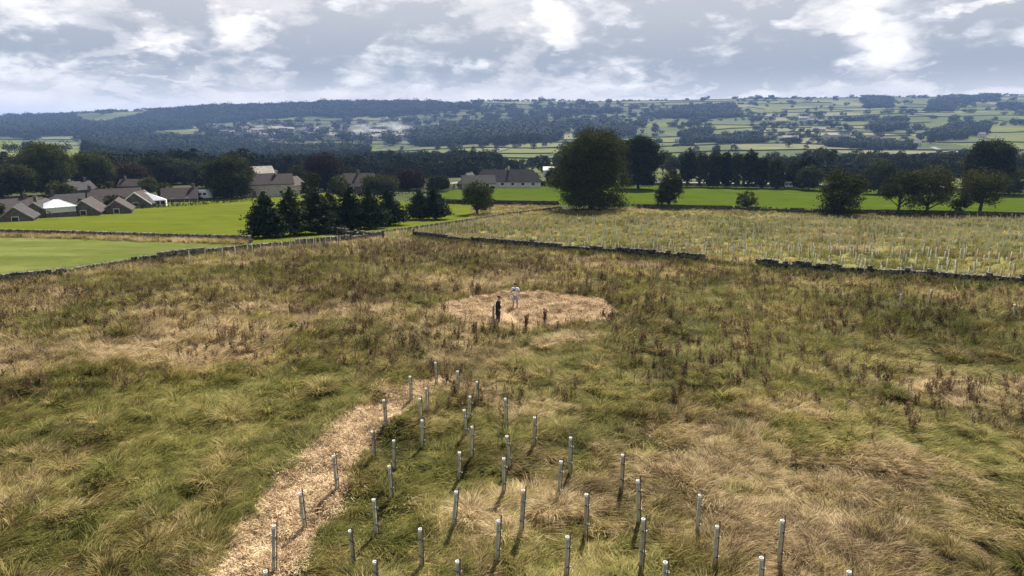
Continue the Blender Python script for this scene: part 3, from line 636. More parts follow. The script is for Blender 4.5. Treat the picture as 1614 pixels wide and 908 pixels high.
def tube_thing(p, label, group, parts, detail, sc=1.0, rng=rnd):
    o = empty('tree_tube', p, rng.uniform(-.7, .9)); o.rotation_euler = (rng.gauss(0, .035), rng.gauss(0, .045), o.rotation_euler.z); o.scale = (1, 1, sc)
    tag(o, label, 'tree tube', group)
    for nm, me in (zip(('tube', 'stake', 'rim', 'tie', 'tie'), parts) if detail else zip(('tube', 'stake'), parts)): link(nm, me, o)
    return o
FG = [(687, 608, 571), (647, 636, 593), (721, 623, 585), (674, 656, 612), (753, 642, 601), (664, 672, 633), (739, 668, 623), (735, 693, 644), (665, 711, 661), (608, 679, 629), (590, 725, 684), (743, 728, 672), (621, 742, 692), (723, 761, 710), (616, 788, 731), (531, 776, 717), (798, 678, 626), (480, 839, 774), (593, 847, 786), (713, 840, 774), (793, 782, 718), (431, 905, 828), (558, 897, 832), (664, 897, 828), (782, 890, 817), (593, 950, 888), (722, 948, 884), (422, 962, 893), (841, 706, 656), (804, 740, 684), (897, 750, 689), (879, 796, 725), (978, 775, 715), (820, 845, 770), (922, 850, 776), (1006, 826, 753), (1097, 852, 779), (1010, 895, 812), (891, 918, 843), (1125, 903, 826), (1226, 899, 817), (1044, 950, 880), (1195, 948, 873), (1337, 968, 900)]
order = sorted(FG, key=lambda q: -q[1]); rows = []; bands = [930, 875, 815, 752, 690, 650, 0]
rown = ['nearest row, mostly below the frame', 'second nearest row', 'third nearest row', 'fourth nearest row', 'fifth nearest row', 'sixth nearest row', 'farthest row of the near planting']
onum = ['first', 'second', 'third', 'fourth', 'fifth', 'sixth', 'seventh', 'eighth', 'ninth', 'tenth', 'eleventh', 'twelfth']
hi = 9999
for bi, lo in enumerate(bands):
    row = sorted([q for q in FG if lo <= q[1] < hi]); hi = lo
    for ri, (x, yb, yt) in enumerate(row):
        p = P(x, yb); wp = (yb - yt) * mpp(p) / 1.22 / .93; onm = mulch_mask(np.array([p.x]), np.array([p.y])); onm = onm[1][0]
        o = tube_thing(p - Vector((0, 0, .03)), '%s tree tube, %s from left in the %s' % ('pale plastic' if not onm else 'pale mulch-strip', onum[ri], rown[bi]), 'tree tubes in the near planting', TP, True, min(1.22, max(.92, wp)))
for (x, yb, yt), lb in (((777, 512, 488), 'grey tree tube standing just left of the person in black'), ((1417, 492, 466), 'thin tree tube in rough grass below the right stone wall, leftmost of three'), ((1463, 485, 457), 'leaning tree tube just below the right stone wall, middle of three'), ((1598, 510, 479), 'tree tube near the right edge below the stone wall'), ((450, 0, 0), None)):
    if lb: p = P(x, yb); tube_thing(p, lb, None, TP, True, .95)
q = MB(); q.tube([(0, 0, -.1), (.01, 0, .5), (.03, .01, .95)], [.018, .016, .012], 6); tag(q.build('garden_cane', M['timber'], None, P(450, 607)), 'lone thin cane in the green patch left of the mulch strip', 'cane')
# planted rows beyond the wall and along the left wall
def plantation():
    g = np.random.default_rng(77); pts = []
    a = P(1614, 450); b = P(880, 334); ux, uy = .97, .12
    for i in range(-60, 75):
        for j in range(0, 62):
            x = -30 + i * 1.9 * .98 + j * .25 + g.normal(0, .28); y = 46 + j * 1.75 - i * .22 + g.normal(0, .28); pts.append((x, y))
    pts = np.array(pts); k = inside(pts[:, 0], pts[:, 1], Z_P) & (np.abs(pts[:, 0] / pts[:, 1]) < .86) & (pts[:, 1] < 132)
    keep = g.random(len(pts)) < np.where(pts[:, 1] < 70, .75, .85); pts = pts[k & keep]
    rowl = []
    L = [P(x, y) for x, y in ((392, 401), (440, 398), (500, 391), (545, 386))]
    for a, b in zip(L[:-1], L[1:]):
        m = max(2, int((b - a).length / .8))
        for t in range(m): q = a.lerp(b, t / m); rowl.append((q.x + g.normal(0, .15) + .5, q.y - 1.9 + g.normal(0, .2)))
    for x, y in ((300, 420), (325, 415), (352, 412), (372, 409)): q = P(x, y); rowl.append((q.x, q.y))
    for ti, (x, y) in enumerate(sorted(rowl, key=lambda q: q[0] / q[1])):
        tube_thing((x, y, gz(x, y)), '%s pale tree tube from the left along the left stone wall' % ORD(ti), 'tree tubes along the left stone wall', TPs, False, g.uniform(.95, 1.15))
    ed = []
    L = [P(x, y + 3) for x, y in PLANT_EDGE]
    for a, b in zip(L[:-1], L[1:]):
        m = max(2, int((b - a).length / 1.5))
        for t in range(m): q = a.lerp(b, t / m); ed.append((q.x + g.normal(0, .2), q.y + g.normal(0, .3)))
    pts = np.concatenate([pts, np.array(ed)]); d = np.hypot(pts[:, 0], pts[:, 1]); pts = pts[np.argsort(d)]
    nind = 290 - len(FG) - 5 - len(rowl)
    for x, y in pts[:nind]: tube_thing((x, y, gz(x, y)), 'pale tree tube in the rows beyond the right stone wall', 'tree tubes planted beyond the right stone wall', TPs, False, g.uniform(.7, 1.0))
    b = MB(); b2 = pts[nind:]; Vt = []; Q = []; sh = []
    for i, (x, y) in enumerate(b2):
        z = gz(x, y); h = g.uniform(.7, 1.25); lx, ly = g.normal(0, .04, 2)
        for zz, ox, oy in ((0, 0, 0), (h, lx, ly)): Vt += [(x + ox + .055 * math.cos(1.2566 * j), y + oy + .055 * math.sin(1.2566 * j), z + zz) for j in range(5)]
        o = i * 10; Q += [(o + j, o + (j + 1) % 5, o + 5 + (j + 1) % 5, o + 5 + j) for j in range(5)]
    me = mesh('distant_tree_tubes', np.array(Vt), np.array(Q), [M['tubesun']])
    tag(link('distant_tree_tubes', me), 'hundreds of pale tree tubes in rows across the far plantation', 'tree tubes', None, 'stuff')
    print('plantation tubes', len(pts), 'individual', nind)
plantation()

# ------------------------------------------------------------------ walls
def drywall(name, pts, H, label, seed=1, ruin=.35, stone=.34, mat='stone'):
    g = np.random.default_rng(seed); b = MB(); cp = MB(); pts = [(p[0], p[1]) for p in pts]
    ss = sample(pts, stone); course = .20 * stone / .34
    c0 = ss[len(ss) // 2]; z0 = gz(*c0)
    for i in range(len(ss) - 1):
        (x0, y0), (x1, y1) = ss[i], ss[i + 1]; x, y = (x0 + x1) / 2, (y0 + y1) / 2; rz = math.atan2(y1 - y0, x1 - x0); L = math.hypot(x1 - x0, y1 - y0); z = gz(x, y)
        hh = H * (1 - ruin * max(0, (float(fbm(i * stone / 7, seed * 3.3, 2)) - .38) * 2.2)) + g.normal(0, .03)
        nc = max(1, int(hh / course))
        for c in range(nc):
            wd = .55 - .22 * c * course / H; of = (c % 2) * .5 * L
            b.box((x + of * math.cos(rz) - c0[0], y + of * math.sin(rz) - c0[1], z - .06 + (c + .5) * course - z0), (L * g.uniform(.85, 1.05), wd + g.normal(0, .03), course * g.uniform(.85, .99)), rz, 0, .03 * stone / .34, g.random())
        for q in range(2):
            cp.box((x + (q - .5) * L * .5 * math.cos(rz) - c0[0], y + (q - .5) * L * .5 * math.sin(rz) - c0[1], z - .06 + nc * course + .09 - z0), (L * .42, g.uniform(.3, .42), g.uniform(.16, .26)), rz, g.normal(0, .2), .03, g.random())
    o = b.build(name, M[mat], None, (c0[0], c0[1], z0)); tag(o, label, 'wall', None, 'thing'); cp.build('coping', M[mat], o); return o
drywall('drystone_wall', [P(*q) for q in LEFT_WALL[:6]], 1.05, 'overgrown drystone wall along the left side of the meadow', 2, .6, .34, 'stonelight')
drywall('drystone_wall', [P(*q) for q in LEFT_WALL[5:]], 1.15, 'drystone wall running up to the field corner behind the tube row', 3, .3, .34, 'stonelight')
drywall('drystone_wall', [P(*q) for q in RIGHT_WALL[:5]], 1.15, 'dark drystone wall between the meadow and the plantation, long left stretch', 4, .35)
drywall('drystone_wall', [P(*q) for q in RIGHT_WALL[5:]], 1.05, 'drystone wall with pale coping stones at the right side of the meadow', 5, .2)
drywall('drystone_wall', [P(*q) for q in A_WALL], 1.0, 'long straight drystone wall between the two left pastures', 6, .15, .45, 'stonelight')
drywall('drystone_wall', [P(x, y - 1) for x, y in PLANT_EDGE], .8, 'low pale wall along the left edge of the plantation', 7, .3, .5)
drywall('drystone_wall', [P(x, y) for x, y in FAR_EDGE[1:]], 1.2, 'dark wall along the far side of the plantation below the trees', 8, .2, .6, 'farwall')
drywall('drystone_wall', [P(x, y) for x, y in ((690, 320), (745, 322), (880, 324))], 1.4, 'dark wall below the green field left of the great tree', 9, .1, .6, 'farwall')
drywall('drystone_wall', [P(x, y) for x, y in ((470, 362), (520, 368), (575, 376))], 1.0, 'short ruined wall under the dark conifers near the field corner', 10, .3, .5)
drywall('drystone_wall', [P(x, y) for x, y in ((985, 291), (1200, 295), (1400, 299), (1614, 304), (1760, 304))], 1.3, 'long pale roadside wall behind the right green field', 12, .1, .8)
def post(px, py, h, label):
    p = P(px, py); b = MB(); b.box((0, 0, h / 2 - .1), (.22, .18, h), .3, 0, .015); o = b.build('gatepost', M['farwall'], None, p); tag(o, label, 'gatepost')
post(604, 380, 1.5, 'dark stone gatepost left of the gap in the field corner'); post(652, 378, 1.5, 'dark stone gatepost right of the gap at the end of the wall')

def hedge(pts, H, Wd, label, seed, mat='hedge', leaf=.5, dens=14):
    g = np.random.default_rng(seed); ss = sample([(p[0], p[1]) for p in pts], .9); V = []; n = 0
    c0 = ss[len(ss) // 2]; z0 = gz(*c0); B = []
    for (x, y) in ss:
        h = H * (.7 + .6 * float(fbm(x / 5, y / 5, seed))); m = dens
        q = np.stack([x + g.normal(0, Wd * .35, m), y + g.normal(0, Wd * .35, m), gz(x, y) + h * g.random(m)], -1); B.append(q)
    B = np.concatenate(B) - np.array([c0[0], c0[1], z0]); V, Q, sh = leafquads(B, leaf, g)
    o = link('hedge', mesh('hedge', V, Q, [M[mat]], [('shade', 'POINT', 'FLOAT', sh)]), None, (c0[0], c0[1], z0)); tag(o, label, 'hedge'); return o
# ------------------------------------------------------------------ trees
def trunk_mesh(seed, h, w, hb, r):
    g = random.Random(seed); b = MB(); top = h * .8
    b.tube([(0, 0, -.4), (0, 0, .15), (g.gauss(0, .02) * h, g.gauss(0, .02) * h, hb), (g.gauss(0, .03) * h, g.gauss(0, .03) * h, top)], [r * 1.6, r * 1.15, r * .85, r * .15], 8)
    for i in range(9):
        a = i * 2.4 + g.random(); z0 = hb * (.55 + .5 * g.random()) + h * .04 * i * .5; z0 = min(z0, h * .6); L = w * .42 * g.uniform(.7, 1)
        b.tube([(0, 0, z0), (L * .45 * math.cos(a), L * .45 * math.sin(a), z0 + h * .12), (L * math.cos(a), L * math.sin(a), z0 + h * g.uniform(.2, .36))], [r * .45, r * .3, r * .08], 6)
    return b.mesh('trunk', M['bark'], True)
def crown_mesh(seed, h, w, hb, mat, nclump, nleaf, leaf, lobes=7, flatb=.35, full=False):
    """a crown of leaf clumps on several uneven lobes; base of the crown at hb"""
    g = np.random.default_rng(seed); ch = h - hb; C = []; 
    lob = [(0, 0, hb + ch * .52, w * .43, ch * .47)]
    for i in range(lobes):
        a = i * 2.4 + g.random(); rr = w * g.uniform(.18, .32); z = hb + ch * (g.uniform(.10, .82) if not full else .12 + .72 * ((i * .618) % 1)); s = (1 - .45 * abs((z - hb) / ch - flatb)) * (1.12 if full else 1)
        lob.append((rr * s * math.cos(a), rr * s * math.sin(a), z, w * g.uniform(.15, .25), ch * g.uniform(.13, .24)))
    if full:
        lob = [(0, 0, hb + ch * .48, w * .33, ch * .42)]
        for tz, nr, rr_, rw_ in ((.10, 7, .27, .16), (.38, 8, .32, .18), (.60, 8, .31, .18), (.78, 8, .27, .17), (.89, 6, .16, .15)):
            for i in range(nr):
                a = 6.283 * (i + g.uniform(-.2, .2)) / nr + tz * 9; q = w * rr_ * g.uniform(.66, 1.16); lob.append((q * math.cos(a), q * math.sin(a), hb + ch * (tz + g.uniform(-.05, .05)), w * rw_ * g.uniform(.5, 1.2), ch * .12 * g.uniform(.6, 1.3)))
    P_, N_ = [], []
    wts = np.array([l[3] ** 2 * l[4] for l in lob]) ** .55; wts = wts ** (.9 if full else 1.1); cnt = (nclump * wts / wts.sum()).astype(int) + 2
    for (x, y, z, rw, rh), m in zip(lob, cnt):
        d = g.normal(0, 1, (m, 3)); d /= np.linalg.norm(d, axis=1)[:, None]; rad = g.uniform(.5, 1.04, m) ** .6
        c = np.stack([x + d[:, 0] * rw * rad, y + d[:, 1] * rw * rad, z + d[:, 2] * rh * rad], -1); cs = w * .040 * g.uniform(.6, 1.5, m)
        k = nleaf; q = np.repeat(c, k, 0) + g.normal(0, 1, (m * k, 3)) * np.repeat(cs, k)[:, None] * np.array([1, 1, .75]); P_.append(q); N_.append(np.repeat(d, k, 0))
    B = np.concatenate(P_); N = np.concatenate(N_); k = B[:, 2] > hb * .55; B, N = B[k], N[k]
    V, Q, sh = leafquads(B, leaf, g, N * .8)
    return mesh('crown', V, Q, [mat], [('shade', 'POINT', 'FLOAT', sh)])
def conifer_mesh(seed, h, w, mat, leaf=.5, whorls=26):
    g = np.random.default_rng(seed); B = []; N = []
    for i in range(whorls):
        t = i / (whorls - 1); z = h * (.07 + .91 * t); R_ = w * .5 * ((1 - t) ** .66) * g.uniform(.72, 1.15) + .15; nb = max(4, int(13 * (1 - t) + 4))
        for j in range(nb):
            a = g.random() * 6.28; L = R_ * g.uniform(.6, 1.1); m = max(3, int(L / .17)); s = g.uniform(.1, 1, m)
            px_ = np.stack([np.cos(a) * L * s, np.sin(a) * L * s, z + L * (.28 * s - .15 * s * s) + g.normal(0, .06, m)], -1)
            px_ = np.repeat(px_, 3, 0) + g.normal(0, .15, (m * 3, 3)); B.append(px_); N.append(np.tile([math.cos(a) * .5, math.sin(a) * .5, .7], (m * 3, 1)))
    B = np.concatenate(B); N = np.concatenate(N); V, Q, sh = leafquads(B, leaf, g, N); return mesh('crown', V, Q, [mat], [('shade', 'POINT', 'FLOAT', sh)])
def core_mesh(seed, h, w, hb, mat): return None
def tree(kind, px, yb, yt, wpx, label, mat='leaf', seed=None, hbf=.16, leaf=None, dens=1.0, group=None, name=None, loc=None):
    seed = seed or int(px * 3 + yb); p = P(px, yb) if loc is None else loc; m = mpp(p); h = (yb - yt) * m * 1.02; w = wpx * m * (1.62 if kind == 'c' else 1.06); mt = M[mat]
    o = empty(name or {'b': 'broadleaf_tree', 'c': 'conifer_tree', 's': 'shrub'}[kind], p, seed * 1.7 % 6.28); tag(o, label, {'b': 'tree', 'c': 'conifer', 's': 'shrub'}[kind], group)
    if kind == 'c': o.rotation_euler = (rnd.gauss(0, .03), rnd.gauss(0, .03), rnd.random() * 6)
    hb = h * hbf; lf = leaf or max(.32, m * 2.3)
    if kind == 'c':
        link('crown', conifer_mesh(seed, h, w, mt, lf * 1.1), o)
        b = MB(); b.tube([(0, 0, -.3), (0, 0, h * .5), (0, 0, h * .93)], [w * .035, w * .02, .03], 6); b.build('trunk', M['bark'], o, None, True)
    else:
        vol = w * w * h; nc = int(min(1500, max(150, vol ** .62 * 8.5)) * dens * (1.7 if w > 14 else 1))
        link('crown', crown_mesh(seed, h, w, hb, mt, nc, 20, lf, 22 if w > 14 else 9, .4, w > 14), o); link('trunk', trunk_mesh(seed, h, w, max(hb, h * .12), max(.09, w * .032)), o)
    return o
TREES = [
 ('b', 931, 331, 215, 114, 'great dark spreading tree, the largest, in the middle', 'leaf', .05, 1.7), ('b', 1006, 298, 222, 70, 'dark tree just behind and right of the great tree', 'leaf', .1, 1.0),
 ('b', 1054, 329, 271, 44, 'small upright dark tree standing alone right of the great tree', 'leaf', .06, 1.2), ('s', 1178, 331, 302, 38, 'low rounded thin shrub alone on the field edge', 'leaf2', .1, .45),
 ('b', 1323, 340, 270, 76, 'dense round dark tree left of the hawthorns at the field edge', 'leaf', .05, 1.2), ('b', 1415, 339, 270, 62, 'open hawthorn with visible leaning trunk on the field edge', 'leaf2', .26, .7),
 ('b', 1460, 340, 264, 78, 'broad hawthorn with a dark crown, between its two neighbours', 'leaf', .16, .9), ('b', 1543, 338, 268, 76, 'spreading hawthorn forking low, below the tall right tree', 'leaf2', .26, .75),
 ('s', 1512, 340, 303, 34, 'small bush between the two right hawthorns', 'leaf', .05, .8), ('b', 1552, 305, 228, 74, 'tall round tree rising behind the right hawthorns', 'leaf', .12, 1.0),
 ('b', 1384, 306, 258, 58, 'mid-sized tree behind the open hawthorn', 'leaf2', .12, .8), ('s', 1275, 300, 262, 40, 'dark bushy tree left of the dense round tree', 'leaf', .1, .8),
 ('b', 753, 338, 286, 50, 'crooked dark hawthorn in front of the long house', 'leaf', .10, 1.2),
 ('b', 1590, 306, 268, 50, 'dark tree at the right edge behind the white shed', 'leaf', .1, .8),
 ('c', 424, 374, 306, 50, 'leftmost of the dark conifers, feathery, by the left pasture', 'needle', 0, 1), ('c', 464, 371, 298, 46, 'second dark conifer from the left', 'needle', 0, 1),
 ('c', 502, 368, 300, 52, 'third dark conifer from the left, in the middle of the clump', 'needle', 0, 1), ('c', 524, 362, 304, 34, 'slim dark conifer behind the clump', 'needle', 0, 1), ('c', 555, 362, 297, 44, 'fourth full conifer of the clump', 'needle', 0, 1),
 ('c', 584, 360, 298, 42, 'second conifer from the right in the clump', 'needle', 0, 1), ('c', 615, 355, 301, 42, 'rightmost conifer of the main clump', 'needle', 0, 1),
 ('c', 662, 346, 302, 34, 'left one of the pair of small conifers', 'needle', 0, 1), ('c', 686, 346, 296, 36, 'right one of the pair of small conifers', 'needle', 0, 1),
 ('b', 492, 335, 270, 32, 'narrow rounded tree rising behind the conifers', 'leaf2', .1, 1.0), ('b', 512, 300, 249, 62, 'dark copper beech behind the conifers', 'copper', .1, 1.0),
 ('b', 365, 312, 251, 76, 'big rounded tree left of the pale farmhouse', 'leaf2', .05, 1.1), ('b', 78, 308, 234, 78, 'tall dark tree above the bungalows at left', 'leaf', .1, 1.0),
 ('b', 150, 303, 246, 64, 'rounded tree behind the dark gabled house', 'leaf', .1, 1.0), ('b', 36, 312, 262, 62, 'mid-height tree at the far left behind the bungalows', 'leaf2', .1, .9), ('b', 4, 314, 268, 50, 'tree cut by the left edge of the picture', 'leaf', .1, .9),
 ('s', 95, 322, 287, 42, 'olive bush between the bungalow roofs', 'leaf2', .05, .8), ('b', 208, 298, 262, 60, 'brownish tree behind the long brown roof', 'copper', .1, .8), ('b', 250, 292, 254, 70, 'dark tree right behind the white conservatory', 'leaf', .1, .9),
 ('b', 290, 290, 257, 60, 'dark broad tree behind the small tiled house', 'leaf', .1, .9), ('b', 325, 296, 262, 44, 'round tree left of the big rounded tree', 'leaf', .1, .9), ('b', 645, 300, 268, 54, 'round dark copper tree right of the broad roof', 'copper', .05, .9),
 ('b', 470, 296, 262, 40, 'round tree right of the farmhouse', 'leaf', .1, .9), ('b', 600, 305, 276, 60, 'wide low dark tree below the broad roof', 'leaf', .05, .9), ('b', 690, 302, 277, 40, 'low tree beside the lane left of the long house', 'leaf2', .05, .8),
 ('b', 540, 296, 264, 40, 'tree in front of the left side of the broad brown roof', 'leaf', .05, .8), ('s', 830, 291, 273, 40, 'garden bush in front of the long house', 'leaf2', .05, .8), ('s', 880, 292, 262, 40, 'dark tree at the right end of the long house', 'leaf', .05, .9),
 ('b', 162, 320, 292, 28, 'small garden tree between the two tall dark houses at left', 'leaf', .1, .8), ('b', 262, 316, 288, 26, 'small garden tree just right of the white conservatory', 'leaf2', .1, .8), ('b', 110, 322, 290, 26, 'small garden tree left of the tall dark gabled house', 'leaf', .1, .8), ('b', 536, 314, 276, 34, 'dark garden tree covering the left end of the broad roof', 'leaf', .08, .9), ('b', 235, 306, 282, 30, 'small tree behind the white gable boards', 'leaf2', .1, .8),
 ('s', 180, 326, 308, 30, 'olive garden bush under a bungalow gable', 'leaf2', .05, .8), ('b', 385, 304, 262, 40, 'tree close behind the left gable of the farmhouse', 'leaf', .05, .9)]
for kd, x, yb, yt, w, lb, mt, hbf, dn in TREES: tree(kd, x, yb, yt, w, lb, mt, None, hbf, None, dn)
gs = random.Random(5)
SH = [crown_mesh(900 + i, (2.6, 3.4, 2.2)[i], (3.2, 2.8, 4.0)[i], .05, M[('leaf', 'leaf2', 'leaf')[i]], 90, 14, .35) for i in range(3)]
for i in range(34):
    x = gs.uniform(0, 480) if i < 26 else gs.uniform(540, 880); yb = (341 - x * .082 + gs.uniform(-9, 1)) if i < 26 else gs.uniform(291, 300); o = link('garden_shrub', SH[i % 3], None, P(x, yb)); o.rotation_euler = (0, 0, i); sc = gs.uniform(.6, 1.25); o.scale = (sc, sc, sc)
    GSH = globals().setdefault('GSH', []); GSH.append((x, o))
for i, (x, o) in enumerate(sorted(GSH, key=lambda q: q[0])): tag(o, '%s low garden shrub from the left around the houses' % (['first', 'second', 'third', 'fourth', 'fifth', 'sixth', 'seventh', 'eighth', 'ninth', 'tenth', 'eleventh', 'twelfth', 'thirteenth', 'fourteenth', 'fifteenth', 'sixteenth', 'seventeenth', 'eighteenth', 'nineteenth', 'twentieth'] + ['twenty-' + q for q in ('first', 'second', 'third', 'fourth', 'fifth', 'sixth', 'seventh', 'eighth', 'ninth')] + ['thirtieth', 'thirty-first', 'thirty-second', 'thirty-third', 'thirty-fourth'])[i], 'shrub', 'garden shrubs among the houses')
# the row of tall trees along the road on the right
ordn = onum
rowt = [(1083, 294, 235, 26), (1104, 294, 242, 22), (1124, 295, 238, 26), (1142, 295, 241, 24), (1160, 296, 243, 22), (1180, 296, 238, 24), (1200, 296, 247, 26), (1222, 297, 250, 30), (1248, 297, 250, 26), (1270, 298, 248, 28)]
for i, (x, yb, yt, w) in enumerate(rowt):
    tree('b', x, yb, yt, w, '%s tree from the left in the dark roadside row on the right' % ordn[i].replace('first', 'first'), 'leaf' if i % 3 else 'needle', None, .04, None, 1.3, 'dark trees in a row along the road')

hedge([P(x, y + 6) for x, y in B_TOP[1:]], 1.1, 1.5, 'dark hedge behind the bright pasture below the bungalows', 21)
hedge([P(x, y) for x, y in ((560, 310), (640, 306), (700, 302), (760, 292))], 1.8, 2.0, 'hedge along the lane between the conifers and the long house', 22)
hedge([P(x, y) for x, y in ((760, 290), (820, 288), (900, 286), (985, 290))], 1.2, 1.4, 'garden hedge in front of the long house', 23)
hedge([P(x, y) for x, y in ((980, 326), (1040, 328), (1150, 330), (1290, 335))], .8, 1.0, 'low rough hedge along the near side of the right green field', 24)
hedge([P(x, y) for x, y in ((1300, 338), (1400, 342), (1500, 343), (1640, 346))], 1.3, 1.4, 'rough dark hedge under the hawthorns on the right', 25)
hedge([P(x, y) for x, y in ((1290, 302), (1420, 303), (1640, 308))], 1.6, 1.6, 'dark hedge behind the hawthorns along the road', 26)
hedge([P(x, y) for x, y in ((640, 320), (690, 321), (745, 324))], 1.5, 1.2, 'short dark hedge left of the crooked hawthorn', 27)

# the road along the far side of the right field
def sheet(name, L, wd, mat, dz=.05):
    ss = sample([(p[0], p[1]) for p in L], 3.0); V = []; Q = []
    for i, (x, y) in enumerate(ss):
        a = ss[max(i - 1, 0)]; b = ss[min(i + 1, len(ss) - 1)]; t = Vector((b[0] - a[0], b[1] - a[1])).normalized(); n = (-t.y, t.x)
        for s in (-1, 1): V.append((x + n[0] * wd / 2 * s, y + n[1] * wd / 2 * s, max(gz(x + n[0] * wd / 2 * s, y + n[1] * wd / 2 * s), gz(x, y)) + dz))
        if i: k = 2 * i; Q.append((k - 2, k - 1, k + 1, k))
    tag(link(name, mesh(name, np.array(V), np.array(Q), [mat])), kind='structure')
sheet('road', [P(x, y - 4) for x, y in ((690, 296), (760, 288))] + [P(x, y) for x, y in ((985, 287), (1200, 290), (1400, 293), (1614, 298), (1760, 299))], 5.0, M['tarmac'], .12)
sheet('road', [P(x, y) for x, y in ((1470, 232), (1500, 238), (1545, 246), (1600, 262))], 7.0, M['tarmac'], .5)

# ------------------------------------------------------------------ houses
def house(px, yb, w, d, hw, hr, rot, label, wall='wallstone', roof='slate', chim=(.35,), win=2, door=True, hip=0.0, cat='house', name='house', gablewin=0, z=0.0, barge=None, loc=None, group=None):
    p = P(px, yb) if loc is None else Vector(loc); z -= .9 if px < 300 else 0; rot += math.atan2(p[1], p[0]) - R(90); o = empty(name, (p[0], p[1], p[2] + z), rot); tag(o, label, cat, group)
    b = MB(); X, Y = w / 2, d / 2; g = (1 - (1 if hip else 0)) * hr
    V = [(-X, -Y, -1.5), (X, -Y, -1.5), (X, Y, -1.5), (-X, Y, -1.5), (-X, -Y, hw), (X, -Y, hw), (X, Y, hw), (-X, Y, hw)]
    Fs = [(0, 1, 5, 4), (1, 2, 6, 5), (2, 3, 7, 6), (3, 0, 4, 7), (0, 3, 2, 1)]
    if not hip: V += [(-X, 0, hw + hr), (X, 0, hw + hr)]; Fs += [(7, 4, 8), (5, 6, 9)]
    b.add(V, Fs); b.build('wall', M[wall], o)
    r = MB(); e = .35; t = .16; k = e * hr / Y; hx = hip * w
    rx, ry = X + e * .8, Y + e
    for s in (0, t):
        pass
    top = [(-rx, -ry, hw - k), (rx, -ry, hw - k), (rx, ry, hw - k), (-rx, ry, hw - k), (-rx + hx, 0, hw + hr), (rx - hx, 0, hw + hr)]
    V = [(x, y, zz + .03) for x, y, zz in top] + [(x, y, zz + t + .03) for x, y, zz in top]
    Fs = [(6, 7, 11, 10), (8, 9, 10, 11), (0, 4, 5, 1), (2, 5, 4, 3), (0, 1, 7, 6), (2, 3, 9, 8), (1, 5, 11, 7), (5, 2, 8, 11), (3, 4, 10, 9), (4, 0, 6, 10)]
    if hip: Fs += [(7, 8, 11), (9, 6, 10)]
    r.add(V, Fs); ro = r.build('roof', M[roof], o)
    for c in chim:
        q = MB(); q.box((-X + c * w, 0, hw + hr + .35), (.7, .6, 1.5)); q.box((-X + c * w, 0, hw + hr + 1.14), (.82, .72, .08)); q.box((-X + c * w - .15, 0, hw + hr + 1.33), (.2, .2, .3)); q.build('chimney', M[wall if wall != 'render' else 'wallstone'], ro)
    if barge:
        for sx in (-1, 1):
            for sy in (-1, 1):
                q = MB(); L = math.hypot(ry, hr + k); n = 8
                q.add([(sx * (rx + .03) + dx, sy * yy, zz + dz) for (yy, zz) in ((0, hw + hr + t + .05), (ry, hw - k + t + .05)) for dx in (-.05, .05) for dz in (-.28, 0)], [(0, 1, 3, 2), (4, 6, 7, 5), (0, 4, 5, 1), (2, 3, 7, 6), (0, 2, 6, 4), (1, 5, 7, 3)])
                q.build('bargeboard', M[barge], ro)
    fl = 2 if hw > 4 else 1
    for f in range(fl):
        for i in range(win):
            x = -X + w * (i + .5 + (.25 if door and f == 0 else 0)) / (win + (.5 if door and f == 0 else 0)); zz = 1.5 + f * 2.6
            q = MB(); q.box((x, -Y - .02, zz), (1.3, .10, 1.15)); fr = q.build('window', M['white'], o); q = MB(); q.box((x, -Y - .08, zz), (1.1, .03, .95)); q.build('pane', M['glass'], fr)
    for i in range(gablewin):
        for sx in (-1, 1):
            q = MB(); q.box((sx * (X + .02), 0, hw - .2), (.10, 1.2, 1.1)); fr = q.build('window', M['white'], o); q = MB(); q.box((sx * (X + .08), 0, hw - .2), (.03, 1.0, .9)); q.build('pane', M['glass'], fr)
    if door: q = MB(); q.box((-X + w * .1, -Y - .02, 1.0), (.95, .12, 2.05)); q.build('door', M['timber'], o)
    return o
h90 = R(90)
house(18, 336, 12, 9, 1.9, 2.3, R(12), 'long dark roofed bungalow at the far left edge', 'darkstone', 'tile', (.1, .75), 2, z=-.3)
house(30, 347, 6.5, 5.4, 1.8, 2.1, R(80), 'small front gable of the far left bungalow', 'darkstone', 'slate', (), 0, False, z=-.2, barge='barge', gablewin=1)
house(66, 341, 8, 5.6, 2.1, 2.2, R(74), 'gabled bungalow left of the white pyramid roof', 'darkstone', 'slate', (.2,), 0, False, barge='barge', gablewin=1, z=-.2)
def pyramid():
    p = P(92, 341); o = empty('conservatory', p, R(50)); tag(o, 'white conservatory with a pale pyramid roof', 'conservatory')
    b = MB(); b.box((0, 0, .3), (5.4, 4.6, 1.6)); b.build('wall', M['darkstone'], o)
    b = MB()
    for i in range(7): b.box((-2.6 + i * .867, -2.32, 1.55), (.1, .08, 1.0))
    b.box((0, -2.32, 2.05), (5.5, .14, .12)); b.box((0, -2.32, 1.08), (5.5, .12, .1)); b.build('frame', M['white'], o)
    b = MB(); b.box((0, 0, 1.55), (5.2, 4.4, .9)); b.build('pane', M['roofglass'], o)
    b = MB(); b.add([(-3, -2.6, 2.12), (3, -2.6, 2.12), (3, 2.6, 2.12), (-3, 2.6, 2.12), (-.4, 0, 3.5), (.4, 0, 3.5)], [(0, 1, 5, 4), (1, 2, 5), (2, 3, 4, 5), (3, 0, 4), (3, 2, 1, 0)])
    r = b.build('roof', M['roofglass'], o); q = MB()
    for a, c in (((-3, -2.6), (-.4, 0)), ((3, -2.6), (.4, 0)), ((-1, -2.6), (-.2, 0)), ((1, -2.6), (.2, 0))): q.tube([(a[0], a[1], 2.15), (c[0], c[1], 3.53)], .05, 4)
    q.build('rib', M['white'], r)
pyramid()
